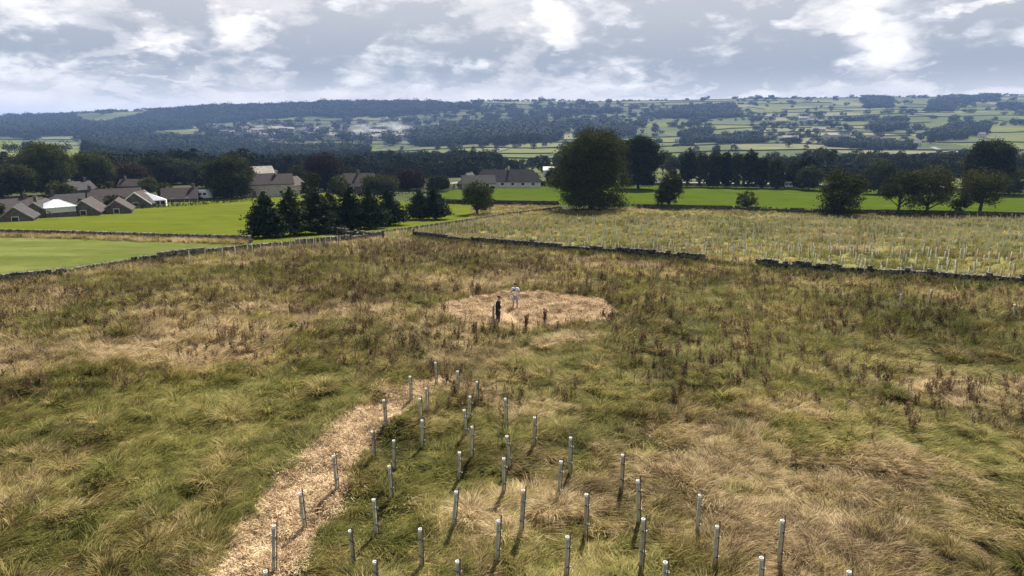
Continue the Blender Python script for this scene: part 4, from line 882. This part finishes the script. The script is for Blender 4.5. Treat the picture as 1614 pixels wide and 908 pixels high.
house(118, 324, 11, 7, 1.8, 2.0, R(8), 'dark slate bungalow roof between the white pyramid roof and the tiled gable', 'darkstone', 'slate', (.1,), 2)
house(139, 338, 8, 6.0, 1.9, 2.3, R(78), 'tiled gable behind the olive garden bush', 'darkstone', 'tile', (), 0, False, barge='barge', gablewin=1)
house(183, 324, 12, 8, 2.2, 2.9, R(6), 'long brown tiled bungalow roof at left', 'darkstone', 'tile', (.05,), 2)
house(187, 335, 7, 5.6, 1.8, 2.1, R(84), 'gabled garage end in front of the long brown roof', 'darkstone', 'tile', (), 0, False, barge='barge', gablewin=1)
house(127, 311, 7, 6, 3.4, 2.2, R(35), 'tall dark gabled house among the trees at left', 'darkstone', 'slate', (.8,), 2)
def whitegable():
    p = P(226, 322); o = house(222, 326, 6.0, 7.0, 2.0, 2.7, R(70), 'house end with bright white gable boards', 'darkstone', 'tile', (), 0, False, barge='white', gablewin=1)
    q = P(246, 325); o2 = empty('conservatory', q, R(22)); tag(o2, 'bright white sloping roofed conservatory beside the white gable', 'conservatory')
    b = MB(); b.box((0, 0, .6), (5.0, 3, 1.9)); b.build('wall', M['white'], o2); b = MB(); b.add([(-2.7, -1.8, 1.62), (2.7, -1.8, 1.62), (2.2, 1.8, 1.62), (-2.7, 1.8, 1.62), (-2.5, 0, 3.6), (-1.5, .6, 3.4)], [(0, 1, 5, 4), (1, 2, 5), (2, 3, 4, 5), (3, 0, 4), (3, 2, 1, 0)]); b.build('roof', M['roofglass'], o2)
    b = MB()
    for i in range(4): b.box((-1.8 + i * 1.2, -1.54, 1.0), (.95, .06, .9))
    b.build('window', M['glass'], o2)
whitegable()
house(285, 317, 9, 7, 1.9, 2.6, R(-4), 'small tiled house with a rectangular roof, right of the white conservatory', 'darkstone', 'tile', (.9,), 2)
house(210, 303, 7, 6, 3.2, 2.0, R(-20), 'brownish house roof behind the white gable', 'darkstone', 'tile', (.2,), 2)
def caravan(px, yb, w, label, rot=0.0):
    p = P(px, yb); o = empty('caravan', p, rot); tag(o, label, 'caravan')
    b = MB(); n = []; prof = [(-.5, .5), (-.48, 1.2), (-.42, 2.2), (-.36, 2.55), (.36, 2.55), (.42, 2.2), (.48, 1.2), (.5, .5)]
    V = [(x * w, y, z) for y in (-1.1, 1.1) for x, z in prof]; m = len(prof)
    b.add(V, [tuple(range(m)), tuple(range(2 * m - 1, m - 1, -1))] + [(i, i + m, (i + 1) % m + m, (i + 1) % m) for i in range(m)]); b.build('body', M['white'], o)
    for x in (-.28, .02, .28): q = MB(); q.box((x * w, -1.12, 1.65), (w * .17, .05, .6)); q.build('window', M['glass'], o)
    for x in (-.12, .12): q = MB(); q.tube([(x * w, -1.0, .34), (x * w, -1.14, .34)], .33, 12); q.build('wheel', M['black'], o)
caravan(318, 314, 5.4, 'white caravan parked below the big rounded tree'); caravan(1237, 297, 5.0, 'white caravan between the roadside trees on the right'); 
house(1596, 303, 14, 4, 1.7, .8, R(2), 'long low white shed at the right edge', 'render', 'roofglass', (), 4, False, name='shed', cat='shed')
house(428, 309, 13, 7, 4.0, 2.7, R(5), 'pale stone farmhouse with tiled roof, left of the conifers', 'wallstone', 'tile', (.65,), 2)
house(459, 307, 8, 6, 3.2, 2.4, R(60), 'gabled wing right of the pale stone farmhouse', 'wallstone', 'tile', (), 0, False, barge='wallstone', gablewin=1)
house(402, 298, 13, 7, 5.8, 2.2, R(15), 'pale roofed barn showing above the farmhouse', 'wallstone', 'palerof', (), 2, False, name='barn', cat='barn')
house(566, 303, 17, 10, 2.4, 3.9, R(-6), 'broad brown hipped roof house behind the conifers', 'darkstone', 'tile', (.5,), 4, True, .22)
house(800, 295, 25, 8, 2.5, 4.0, R(0), 'long low white walled house with a slate roof, beside the green field', 'render', 'slate', (.52,), 6, True, .12)
house(754, 297, 12, 7, 2.1, 2.6, R(4), 'dark roofed left wing of the long house', 'render', 'slate', (), 2, False)
house(740, 296, 6, 6.2, 1.9, 3.6, R(72), 'pale gable end at the left of the long house', 'render', 'slate', (), 0, False, barge='render', gablewin=1)
house(868, 279, 8, 5, 3.8, 1.6, R(0), 'small building with a bright white roof left of the great tree', 'render', 'white', (), 2, False)
house(1228, 292, 6, 5, 3.6, 2.2, R(70), 'small pale gable seen between the roadside trees', 'wallstone', 'palerof', (), 0, False, gablewin=1)

# ------------------------------------------------------------------ far side of the valley: walls, woods, lone trees, farms, town
def fartree(seed, h, w, mat, n=230, leaf=1.7):
    g = np.random.default_rng(seed); lob = [(0, 0, h * .58, w * .42, h * .40)] + [(w * .26 * math.cos(i * 1.6 + g.random()), w * .26 * math.sin(i * 1.6 + g.random()), h * g.uniform(.35, .75), w * .24, h * .2) for i in range(4)]
    P_, N_ = [], []
    for (x, y, z, rw, rh) in lob:
        m = n // 5; d = g.normal(0, 1, (m, 3)); d /= np.linalg.norm(d, axis=1)[:, None]; P_.append(np.stack([x + d[:, 0] * rw, y + d[:, 1] * rw, z + d[:, 2] * rh], -1) + g.normal(0, .3, (m, 3))); N_.append(d)
    V, Q, sh = leafquads(np.concatenate(P_), leaf, g, np.concatenate(N_) * 2.2 + np.array([0, 0, .5])); k = len(V)
    b = MB(); b.tube([(0, 0, -1), (0, 0, h * .5)], [w * .06, w * .03], 5, False); tv = np.concatenate(b.v)
    return V, Q, sh, tv, np.array(b.f)
def fartree_meshes(seed, h, w, mat):
    V, Q, sh, tv, tf = fartree(seed, h, w, mat); return mesh('crown', V, Q, [mat], [('shade', 'POINT', 'FLOAT', sh)]), mesh('trunk', tv, tf, [M['bark']])
def canopy(seed, h, w, mat): V, Q, sh, tv, tf = fartree(seed, h, w, mat, 170, 2.3); return mesh('canopy', V, Q, [mat], [('shade', 'POINT', 'FLOAT', sh)])
def woods():
    g = np.random.default_rng(31); pr = [canopy(300 + i, 11 + i, 11 + i % 3, M['woodleaf']) for i in range(5)]
    Xs, Ys = [], []
    for y0, y1, n in ((330, 700, 5200), (700, 1300, 16000), (1300, 2200, 26000), (2200, 3350, 30000)):
        Y = np.sqrt(y0 ** 2 + (y1 ** 2 - y0 ** 2) * g.random(n)); X = Y * g.uniform(-.86, .86, n); wd, mr, pl = landuse(X, Y); wa, wb = warp(X, Y); ra = np.minimum((wa / CW + (np.floor(wb / CD) % 2) * .4) % 1, 1 - (wa / CW + (np.floor(wb / CD) % 2) * .4) % 1) * CW; rb = np.minimum(wb / CD % 1, 1 - wb / CD % 1) * CD
        xi, yi = pix(X, Y, ground(X, Y, False)); tw = (xi > 320) & (xi < 660) & (yi > 190) & (yi < 228) & (Y > 900)
        hedgerow = ((ra < 6) | (rb < 6)) & (fbm(X / 70, Y / 70, 17) > .55) & (g.random(n) < .42) & ~pl; wd |= (mr & (g.random(n) < .05)) | (hedgerow & (Y > 700)) | (tw & (g.random(n) < .045))
        Xs.append(X[wd]); Ys.append(Y[wd])
    # skyline fringe
    n = 900; X = 3180 * g.uniform(-.84, .84, n); Y = 3180 + g.normal(0, 45, n); k = fbm(X / 140, Y / 400, 91) > .50; Xs.append(X[k]); Ys.append(Y[k])
    X = np.concatenate(Xs); Y = np.concatenate(Ys); n = len(X); s = g.uniform(.7, 1.35, n) * np.clip(Y / 1200, .85, 1.35)
    s *= np.where(Y > 3050, .62, 1); u = X / Y; s *= np.where(u > .15, .72, 1.0) * (.75 + .6 * fbm(X / 70, Y / 70, 95)); near = Y < 950
    fx = np.where(Y > 1500, 1.5, 1.15); scatter('woodland', np.stack([X, Y, ground(X, Y) - 1.5], -1), np.stack([np.zeros(n), np.zeros(n), g.random(n) * 6.28], -1), np.stack([s * fx, s * fx, s], -1), np.where(near, 5 + g.integers(0, 3, n), g.integers(0, 5, n)), pr + [crown_mesh(520 + i, 12 + i, 12, .6, M['woodleaf'], 110, 13, 1.0) for i in range(3)], 'stuff', 'dark continuous woodland covering the far valley sides', 'woods'); print('wood trees', n)
woods()
def farthings():
    g = np.random.default_rng(41); kinds = [fartree_meshes(400 + i, 11, (10, 12, 9, 13)[i], M['woodleaf']) for i in range(4)]
    pts = []
    lines = [((1000, 222), (1290, 216), 24), ((1180, 205), (1290, 196), 16), ((1290, 190), (1345, 206), 14), ((1240, 224), (1450, 232), 20), ((1230, 172), (1330, 170), 4), ((1440, 220), (1475, 226), 8), ((1160, 190), (1215, 182), 10),
             ((880, 232), (1010, 226), 12), ((690, 238), (870, 228), 14), ((1530, 188), (1614, 196), 10), ((1020, 205), (1110, 198), 10), ((640, 203), (760, 196), 10), ((20, 238), (110, 243), 8), ((1270, 180), (1320, 176), 5), ((1425, 192), (1445, 215), 5), ((330, 208), (600, 214), 28), ((700, 178), (900, 182), 10)]
    for (x0, y0), (x1, y1), n in lines:
        for i in range(n): t = g.random(); pts.append((x0 + (x1 - x0) * t + g.normal(0, 6), y0 + (y1 - y0) * t + g.normal(0, 2.0)))
    where = ['along the lane behind the roadside trees', 'below the right hamlet', 'around the right hamlet', 'right of the hamlet', 'in the hedge line under the hamlet', 'high on the right slope', 'left of the right lane', 'left of the hamlet', 'behind the great tree', 'left of the great tree',
             'near the right edge fields', 'in the small copse line above the middle lane', 'just right of the town', 'in the left green fields', 'under the right skyline', 'beside the lane on the right slope', 'among the town houses', 'on the middle skyline slope']
    k0 = 0; out = []
    for (a_, b_, n_), w_ in zip(lines, where + ['']):
        grp = sorted(pts[k0:k0 + n_]); k0 += n_
        for t_, q_ in enumerate(grp): out.append((q_[0], q_[1], '%s small dark tree from the left %s' % (ORD(t_), w_), 'trees ' + w_))
    ex = sorted((g.uniform(600, 1614), g.uniform(160, 250)) for _ in range(36))
    for t_, q_ in enumerate(ex): out.append((q_[0], q_[1], '%s lone field tree from the left, out among the far green fields' % ORD(t_), 'lone trees among the far fields'))
    n = 0
    for x, y, lb, gp in out:
        p = P(x, y)
        if p.y < 360 or p.y > 3150: continue
        o = empty('field_tree', p - Vector((0, 0, .3)), g.random() * 6.28); s = g.uniform(.7, 1.3); o.scale = (s * g.uniform(.9, 1.2), s * g.uniform(.9, 1.2), s); cr, tr = kinds[g.integers(0, 4)]
        tag(o, lb, 'tree', gp); link('crown', cr, o); link('trunk', tr, o); n += 1
    # mid-distance tree belt between the near houses and the valley
    belt = []
    for x0, x1, y0, y1, m in ((560, 880, 272, 276, 20), (0, 330, 285, 278, 18), (330, 560, 275, 279, 12), (1220, 1640, 274, 276, 26), (880, 1080, 272, 272, 8), (1040, 1240, 276, 276, 8)):
        for i in range(m): x = x0 + (x1 - x0) * (i + g.random()) / m; belt.append((x, y0 + g.uniform(-5, 5)))
    belt.sort(); cnt_ = {}
    for x, y in belt:
        p = P(x, y); o = empty('valley_tree', p - Vector((0, 0, .3)), g.random() * 6.28); s = g.uniform(.75, 1.25); o.scale = (s, s, s * g.uniform(.85, 1.1)); cr, tr = BELT[g.integers(0, 4)]
        side = 'at left' if x < 560 else ('in the middle' if x < 1000 else 'at right'); cnt_[side] = cnt_.get(side, -1) + 1; tag(o, '%s tree from the left in the dark belt behind the houses %s' % (ORD(cnt_[side]), side), 'tree', 'tree belt behind the houses %s' % side); link('crown', cr, o); link('trunk', tr, o)
    print('far trees', n, len(belt))
BELT = []
for i in range(4):
    h_, w_ = (11, 12, 10, 13)[i], (10, 11, 12, 9)[i]; BELT.append((crown_mesh(500 + i, h_, w_, 1.2, M['leaf' if i % 2 else 'leaf2'], 170, 14, .85), trunk_mesh(500 + i, h_, w_, 1.6, .3)))
farthings()
def farwalls():
    g = np.random.default_rng(51); n = 0; WL = {}
    def strip(ab, w, h, lab):
        nonlocal n
        X, Y = unwarp(np.array([q[0] for q in ab]), np.array([q[1] for q in ab])); 
        if np.abs(X / Y).mean() > .80: return
        wd, mr, pl = landuse(X, Y)
        if wd.mean() > .45: return
        Z = ground(X, Y); xi, yi = pix(X, Y, Z)
        c0 = np.array([X.mean(), Y.mean(), Z.mean()]); V = []; Q = []
        hh = h * (.75 + .5 * fbm(X / 25, Y / 25, 6)); tx = np.gradient(X); ty = np.gradient(Y); L = np.hypot(tx, ty); nx, ny = -ty / L * w / 2, tx / L * w / 2
        for i in range(len(X)):
            V += [(X[i] - nx[i], Y[i] - ny[i], Z[i] - 1), (X[i] - nx[i] * .6, Y[i] - ny[i] * .6, Z[i] + hh[i]), (X[i] + nx[i] * .6, Y[i] + ny[i] * .6, Z[i] + hh[i]), (X[i] + nx[i], Y[i] + ny[i], Z[i] - 1)]
            if i: k = 4 * i; Q += [(k - 4 + j, k + j, k + j + 1, k - 3 + j) for j in range(3)]
        o = link('field_wall', mesh('field_wall', np.array(V) - c0, np.array(Q), [M['farwall']]), None, c0)
        side = 'right' if xi.mean() > 1000 else ('middle' if xi.mean() > 500 else 'left'); tag(o, 'far wall', 'wall', 'walls %s the %s far slope' % (lab, side), 'thing'); WL.setdefault((lab, side), []).append((float(xi.mean()), o)); n += 1
    for j in range(3, 20):
        b = j * CD; i0 = -int(b * .9 / CW) - 1
        i = i0
        while i < -i0:
            m = 4
            if g.random() < (.85 if j < 10 else .62): strip([(CW * (i - 0) + t, b) for t in np.arange(0, CW * m + 1, 15)], 1.6, 1.3 + b / 2600, 'running along')
            i += m
    for j in range(3, 19):
        i0 = -int(j * CD * .9 / CW) - 1; cand = [i for i in range(i0, -i0) if g.random() < .34]
        for i in cand[:9 if j < 14 else 7]:
            a = CW * (i - (j % 2) * .4); strip([(a, j * CD + t) for t in np.arange(0, CD + 1, 12)], 1.4, 1.5 + j * .05, 'crossing')
    for (lab, side), L in WL.items():
        for i, (x, o) in enumerate(sorted(L, key=lambda q: q[0])): o['label'] = '%s dark boundary wall from the left %s the fields of the %s far slope' % (ORD(i), lab, side)
    print('far walls', n)
farwalls()
def town():
    g = np.random.default_rng(61)
    def small(kind, mats): 
        w, d, hw, hr = kind; X, Y = w / 2, d / 2
        b = MB(); b.add([(-X, -Y, -2), (X, -Y, -2), (X, Y, -2), (-X, Y, -2), (-X, -Y, hw), (X, -Y, hw), (X, Y, hw), (-X, Y, hw), (-X, 0, hw + hr), (X, 0, hw + hr)], [(0, 1, 5, 4), (1, 2, 6, 5), (2, 3, 7, 6), (3, 0, 4, 7), (7, 4, 8), (5, 6, 9)])
        r = MB(); r.add([(-X - .3, -Y - .4, hw - .3), (X + .3, -Y - .4, hw - .3), (X + .3, 0, hw + hr + .2), (-X - .3, 0, hw + hr + .2), (X + .3, Y + .4, hw - .3), (-X - .3, Y + .4, hw - .3)], [(0, 1, 2, 3), (3, 2, 4, 5)])
        wn = MB()
        for f in range(2):
            for i in range(3): wn.box((-X + w * (i + .5) / 3, -Y - .05, 1.5 + f * 2.6), (1.3, .12, 1.2))
        return b.mesh('wall', M[mats[0]]), r.mesh('roof', M[mats[1]]), wn.mesh('windows', M['glass'])
    ks = [small((12, 8, 5.2, 3), ('wallstone', 'slate')), small((18, 8, 5.4, 3), ('render', 'slate')), small((10, 8, 5, 3), ('render', 'palerof')), small((26, 12, 6, 3), ('wallstone', 'palerof'))]
    spots = []
    for i in range(70): x = g.uniform(330, 650); spots.append((x, 219 - (abs(x - 560) / 230) * 7 + g.uniform(-12, 3), 'town'))
    for i in range(16): spots.append((g.uniform(590, 642), g.uniform(210, 221), 'town'))
    for i in range(14): spots.append((g.uniform(150, 330), g.uniform(225, 262), 'wood'))
    for x, y in ((1256, 190), (1266, 189), (1274, 192), (1230, 222), (1222, 220), (1190, 213), (1270, 196), (1068, 224), (1080, 224), (1095, 223), (1290, 208), (1310, 218), (1340, 205), (1547, 216), (1400, 226), (1420, 228), (1445, 230), (1380, 222), (1330, 216), (1245, 222)): spots.append((x, y, 'hamlet'))
    for x, y in ((1543, 160), (1556, 159), (1565, 160)): spots.append((x, y, 'ridge'))
    for x, y in ((684, 201), (690, 200), (697, 200), (668, 203), (604, 190)): spots.append((x, y, 'white'))
    spots.sort(); hc = {}
    for x, y, kd in spots:
        p = P(x, y); o = empty('distant_house', p, g.uniform(-.6, .6)); s = 1.0 if kd != 'town' else 1.5; k = ks[g.integers(0, 4)] if kd != 'white' else ks[2]; o.scale = (s, s, s)
        if kd in ('town', 'white'): k = ks[g.integers(1, 3)] if g.random() < .7 else ks[3]
        hc[kd] = hc.get(kd, -1) + 1
        lb = ORD(hc[kd]) + {'town': ' pale stone house from the left in the valley town', 'wood': ' house from the left in the dark wooded valley at left', 'hamlet': ' pale house from the left among the right slope hamlets', 'ridge': ' large grey house from the left on the right skyline', 'white': ' white house from the left just above the valley smoke'}[kd]
        tag(o, lb, 'house', 'houses: ' + kd)
        for nm, me in zip(('wall', 'roof', 'windows'), k): link(nm, me, o)
    # church spire in the town
    p = P(617, 216); o = empty('church', p, .3); tag(o, 'pale church with a pointed spire in the valley town', 'church'); b = MB(); b.box((0, 0, 9), (7, 7, 20)); b.build('tower', M['render'], o); b = MB(); b.add([(-3.8, -3.8, 19), (3.8, -3.8, 19), (3.8, 3.8, 19), (-3.8, 3.8, 19), (0, 0, 38)], [(0, 1, 4), (1, 2, 4), (2, 3, 4), (3, 0, 4)]); b.build('spire', M['render'], o); b = MB(); b.box((11, 0, 4), (16, 9, 12)); b.build('nave', M['wallstone'], o)
town()
def smoke(px, py, sx, sy, sz, dens, label, seed):
    p = P(px, py); bm_ = MB(); import bmesh
    bm = bmesh.new(); bmesh.ops.create_icosphere(bm, subdivisions=3, radius=1.0); me = bpy.data.meshes.new('smoke'); bm.to_mesh(me); bm.free()
    k = newmat('smoke_%d' % seed) if False else newmat('smoke'); pv = k.new('ShaderNodeVolumePrincipled'); pv.inputs['Color'].default_value = (.95, .97, 1, 1)
    tc = k.new('ShaderNodeTexCoord').outputs['Object']; ln = k.new('ShaderNodeVectorMath', operation='LENGTH'); k.l.new(tc, ln.inputs[0]); n = k.noise(k.vscale(tc, (1, 1, 1), (seed, 0, 0)), 2.6, 4, .6)
    f = k.math('MULTIPLY', k.ramp(ln.outputs['Value'], .35, .95, 1.0, 0.0), k.ramp(n, .48, .66)); k.l.new(k.math('MULTIPLY', f, dens), pv.inputs['Density']); k.l.new(pv.outputs[0], k.out.inputs['Volume']); me.materials.append(k.m)
    o = link('smoke', me, None, p + Vector((0, 0, sz * .8))); o.scale = (sx, sy, sz); tag(o, label, 'smoke', None, 'stuff')
smoke(606, 216, 120, 50, 26, .05, 'white smoke drifting over the valley town', 3)

# ------------------------------------------------------------------ people
def skin_obj(name, pts, edges, mat, parent, sub=2):
    me = bpy.data.meshes.new(name); me.from_pydata([p[:3] for p in pts], edges, []); me.update(); o = link(name, me, parent)
    m = o.modifiers.new('skin', 'SKIN'); sv = me.skin_vertices[0].data
    for i, p in enumerate(pts): r = p[3]; sv[i].radius = (r, p[4] if len(p) > 4 else r)
    sv[0].use_root = True; m.use_smooth_shade = True
    s = o.modifiers.new('sub', 'SUBSURF'); s.levels = sub; s.render_levels = sub; me.materials.append(mat); return o
def hand(pts, edges, wrist, w, d, up):
    """five curled fingers rooted in the palm"""
    w = Vector(w); d = Vector(d).normalized(); up = Vector(up).normalized(); side = d.cross(up); i0 = len(pts); palm = w + d * .06; pts.append((*palm, .034, .018)); edges.append((wrist, i0)); 
    for k, (o, L) in enumerate(((-.028, .07), (-.010, .078), (.010, .074), (.027, .06))):
        b = palm + side * o + d * .025; m = b + d * L * .5; e = m + (d - up * .9).normalized() * L * .5; n = len(pts); pts += [(*b, .009), (*m, .0085), (*e, .007)]; edges += [(i0, n), (n, n + 1), (n + 1, n + 2)]
    b = w + side * -.03 + d * .03; e = b - side * .03 + d * .04; n = len(pts); pts += [(*b, .010), (*e, .008)]; edges += [(i0, n), (n, n + 1)]
def body(parent, elbow, wristp, handdir, legsp=.10, lean=0.0, headfwd=.0, stride=0.0):
    # facing -Y; pelvis root
    z = lambda v: v
    P0 = [(0, 0, .95, .13, .10), (0, -.0, 1.10, .125, .09), (0, -.01 - lean * .5, 1.28, .145, .10), (0, -.01 - lean, 1.42, .11, .085), (0, -.02 - lean, 1.50, .05, .05), (0, -.03 - lean - headfwd, 1.58, .070, .085), (0, -.03 - lean - headfwd, 1.67, .078, .095), (0, -.02 - lean - headfwd, 1.745, .05, .06)]
    E = [(i, i + 1) for i in range(7)]; pts = list(P0)
    for s in (-1, 1):
        n = len(pts); st = stride * s
        pts += [(s * .09, 0, .88, .088), (s * legsp, -.01 - st * .5, .50, .058), (s * legsp * 1.05, .015 - st, .30, .055), (s * legsp * 1.1, .02 - st * 1.2, .09, .036), (s * legsp * 1.15, -.10 - st * 1.2, .035, .038, .03), (s * legsp * 1.15, -.17 - st * 1.2, .025, .03, .022)]
        E += [(0, n)] + [(n + i, n + i + 1) for i in range(5)]
    for s in (-1, 1):
        n = len(pts); e = elbow(s); w = wristp(s)
        pts += [(s * .18, -.01 - lean, 1.41, .052), (*e, .038), (*w, .025)]; E += [(3, n), (n, n + 1), (n + 1, n + 2)]; hand(pts, E, n + 2, w, handdir(s), (0, -.3, 1))
    return skin_obj('body', pts, E, M['skin'], parent, 1)
def face(parent, y0, z0):
    q = MB(); q.tube([(0, y0 - .085, z0 + .0), (0, y0 - .115, z0 - .03)], [.010, .016], 6); q.build('nose', M['skin'], parent, None, True)
    q = MB()
    for s in (-1, 1): q.tube([(s * .03, y0 - .085, z0 + .012), (s * .03, y0 - .098, z0 + .012)], .010, 6)
    q.build('eyes', M['black'], parent)
    q = MB(); q.box((0, y0 - .09, z0 - .06), (.045, .012, .01)); q.build('mouth', flatlip, parent)
    q = MB()
    for s in (-1, 1): q.tube([(s * .078, y0 + .01, z0 + .03), (s * .085, y0 + .015, z0 - .03)], [.016, .011], 6)
    q.build('ears', M['skin'], parent, None, True)
flatlip = flat('lips', (.30, .12, .10), .6)
def dome(name, c, rx, ry, rz, mat, parent, cut=-.1):
    V = []; Fs = []; n, m = 14, 7
    for i in range(m + 1):
        a = math.pi / 2 - (math.pi / 2 - math.asin(cut)) * i / m
        V += [(c[0] + rx * math.cos(a) * math.cos(6.2832 * j / n), c[1] + ry * math.cos(a) * math.sin(6.2832 * j / n), c[2] + rz * math.sin(a)) for j in range(n)]
    for i in range(m):
        for j in range(n): Fs.append((i * n + j, (i + 1) * n + j, (i + 1) * n + (j + 1) % n, i * n + (j + 1) % n))
    b = MB(); b.add(V, Fs); return b.build(name, mat, parent, None, True)
def shoes(bd, legsp, mat, stride=0):
    for s in (-1, 1): skin_obj('shoe', [(s * legsp * 1.1, .03 - s * stride * 1.2, .10, .052), (s * legsp * 1.13, .0 - s * stride * 1.2, .045, .055, .045), (s * legsp * 1.16, -.13 - s * stride * 1.2, .035, .05, .034), (s * legsp * 1.17, -.20 - s * stride * 1.2, .03, .03, .024)], [(0, 1), (1, 2), (2, 3)], mat, bd, 1)
def person_pale():
    p = P(812, 489); o = empty('person', p, R(-8)); tag(o, 'person in pale t-shirt and grey blue shorts holding something up on the mulch circle', 'person')
    el = lambda s: (s * .29, -.10, 1.17); wr = lambda s: (s * .08, -.26, 1.33); hd = lambda s: (-s * .5, -.5, .35)
    bd = body(o, el, wr, hd, .12, 0, .03); 
    skin_obj('shirt', [(0, 0, .90, .165, .125), (0, 0, 1.10, .150, .115), (0, -.01, 1.30, .168, .125), (0, -.01, 1.44, .12, .10), (-.19, -.01, 1.41, .082), (-.25, -.06, 1.27, .066), (.19, -.01, 1.41, .082), (.25, -.06, 1.27, .066)], [(0, 1), (1, 2), (2, 3), (3, 4), (4, 5), (3, 6), (6, 7)], M['tshirt'], bd, 2)
    skin_obj('shorts', [(0, 0, .93, .145, .115), (-.09, 0, .84, .108), (-.115, -.01, .56, .092), (.09, 0, .84, .108), (.115, -.01, .56, .092)], [(0, 1), (1, 2), (0, 3), (3, 4)], M['shorts'], bd, 2)
    shoes(bd, .12, M['boot']); dome('hair', (0, -.04, 1.69), .092, .105, .105, M['hair'], bd, -.05); face(bd, -.055, 1.65)
    b = MB(); b.box((0, -.345, 1.39), (.16, .03, .09), 0, 0, .002); c = b.build('controller', M['black'], None, None); c.parent = None
    c.location = p; c.rotation_euler = (0, 0, R(-8)); tag(c, 'small dark controller held at the chest by the person in the pale t-shirt', 'controller'); 
    for s in (-1, 1):
        q = MB(); q.tube([(s * .05, -.33, 1.435), (s * .06, -.33, 1.50)], .005, 6); q.build('aerial', M['black'], c)
person_pale()
def person_black():
    p = P(785, 513); o = empty('person', p, R(70)); tag(o, 'person in long black coat and dark cap standing side-on on the mulch circle', 'person')
    el = lambda s: (s * .25, .02, 1.14); wr = lambda s: (s * .20, -.16, .98); hd = lambda s: (-s * .1, -.5, -.5)
    bd = body(o, el, wr, hd, .09, .03, .02, .04)
    skin_obj('coat', [(0, .0, 1.02, .175, .15), (0, 0, .72, .19, .17), (0, .01, .58, .18, .165), (0, -.01, 1.26, .178, .14), (0, -.03, 1.46, .12, .10), (-.20, -.03, 1.40, .075), (-.255, .02, 1.14, .062), (-.215, -.12, 1.01, .05), (.20, -.03, 1.40, .075), (.255, .02, 1.14, .062), (.215, -.12, 1.01, .05)], [(0, 1), (1, 2), (0, 3), (3, 4), (4, 5), (5, 6), (6, 7), (4, 8), (8, 9), (9, 10)], M['coat'], bd, 2)
    skin_obj('trousers', [(0, 0, .92, .14, .11), (-.09, -.01, .80, .10), (-.09, .0, .45, .078), (-.095, .04, .12, .068), (.09, -.01, .80, .10), (.09, -.02, .45, .078), (.095, -.02, .12, .068)], [(0, 1), (1, 2), (2, 3), (0, 4), (4, 5), (5, 6)], M['trouser'], bd, 2)
    shoes(bd, .09, M['boot'], .04); c = dome('cap', (0, -.07, 1.70), .098, .112, .095, M['coat'], bd, 0.0); b = MB(); b.box((0, -.20, 1.705), (.15, .11, .015)); b.build('peak', M['coat'], c); face(bd, -.085, 1.65)
person_black()

# individually visible dark dock plants round the mulch circle
def docks():
    ms = [(stalkplant(600 + i, M['g_brown'], 1.15, 9, 60, 30)) for i in range(3)]
    for i, (x, y, s, lb) in enumerate(((859, 516, 1.0, 'tall dark dock plant standing right in front of the mulch circle'), (829, 524, .95, 'dark dock plant below the mulch circle between the person in black and its taller neighbour'), (700, 498, .8, 'weed at the left end of the mulch circle'))):
        o = link('dock_plant', ms[i % 3], None, P(x, y)); o.scale = (s * 1.1, s * 1.1, s); o.rotation_euler = (0, 0, i * 1.3); tag(o, lb, 'plant', None)
docks()

# ------------------------------------------------------------------ the air
def haze():
    b = MB(); x0, x1, y0, y1, z0, z1 = -9500, 9500, -1500, 9800, -110, 178
    zmin = float(min(GRID.min(), -30)) - 12; b.box(((x0 + x1) / 2, (y0 + y1) / 2, (zmin + z1) / 2), (x1 - x0, y1 - y0, z1 - zmin))
    o = b.build('haze', None); k = newmat('air'); pv = k.new('ShaderNodeVolumePrincipled'); pv.inputs['Color'].default_value = (.34, .54, 1.0, 1); pv.inputs['Density'].default_value = .00010; pv.inputs['Anisotropy'].default_value = .0
    k.l.new(pv.outputs[0], k.out.inputs['Volume']); o.data.materials.append(k.m); tag(o, 'thin pale blue haze over the valley', 'haze', None, 'stuff')
haze()
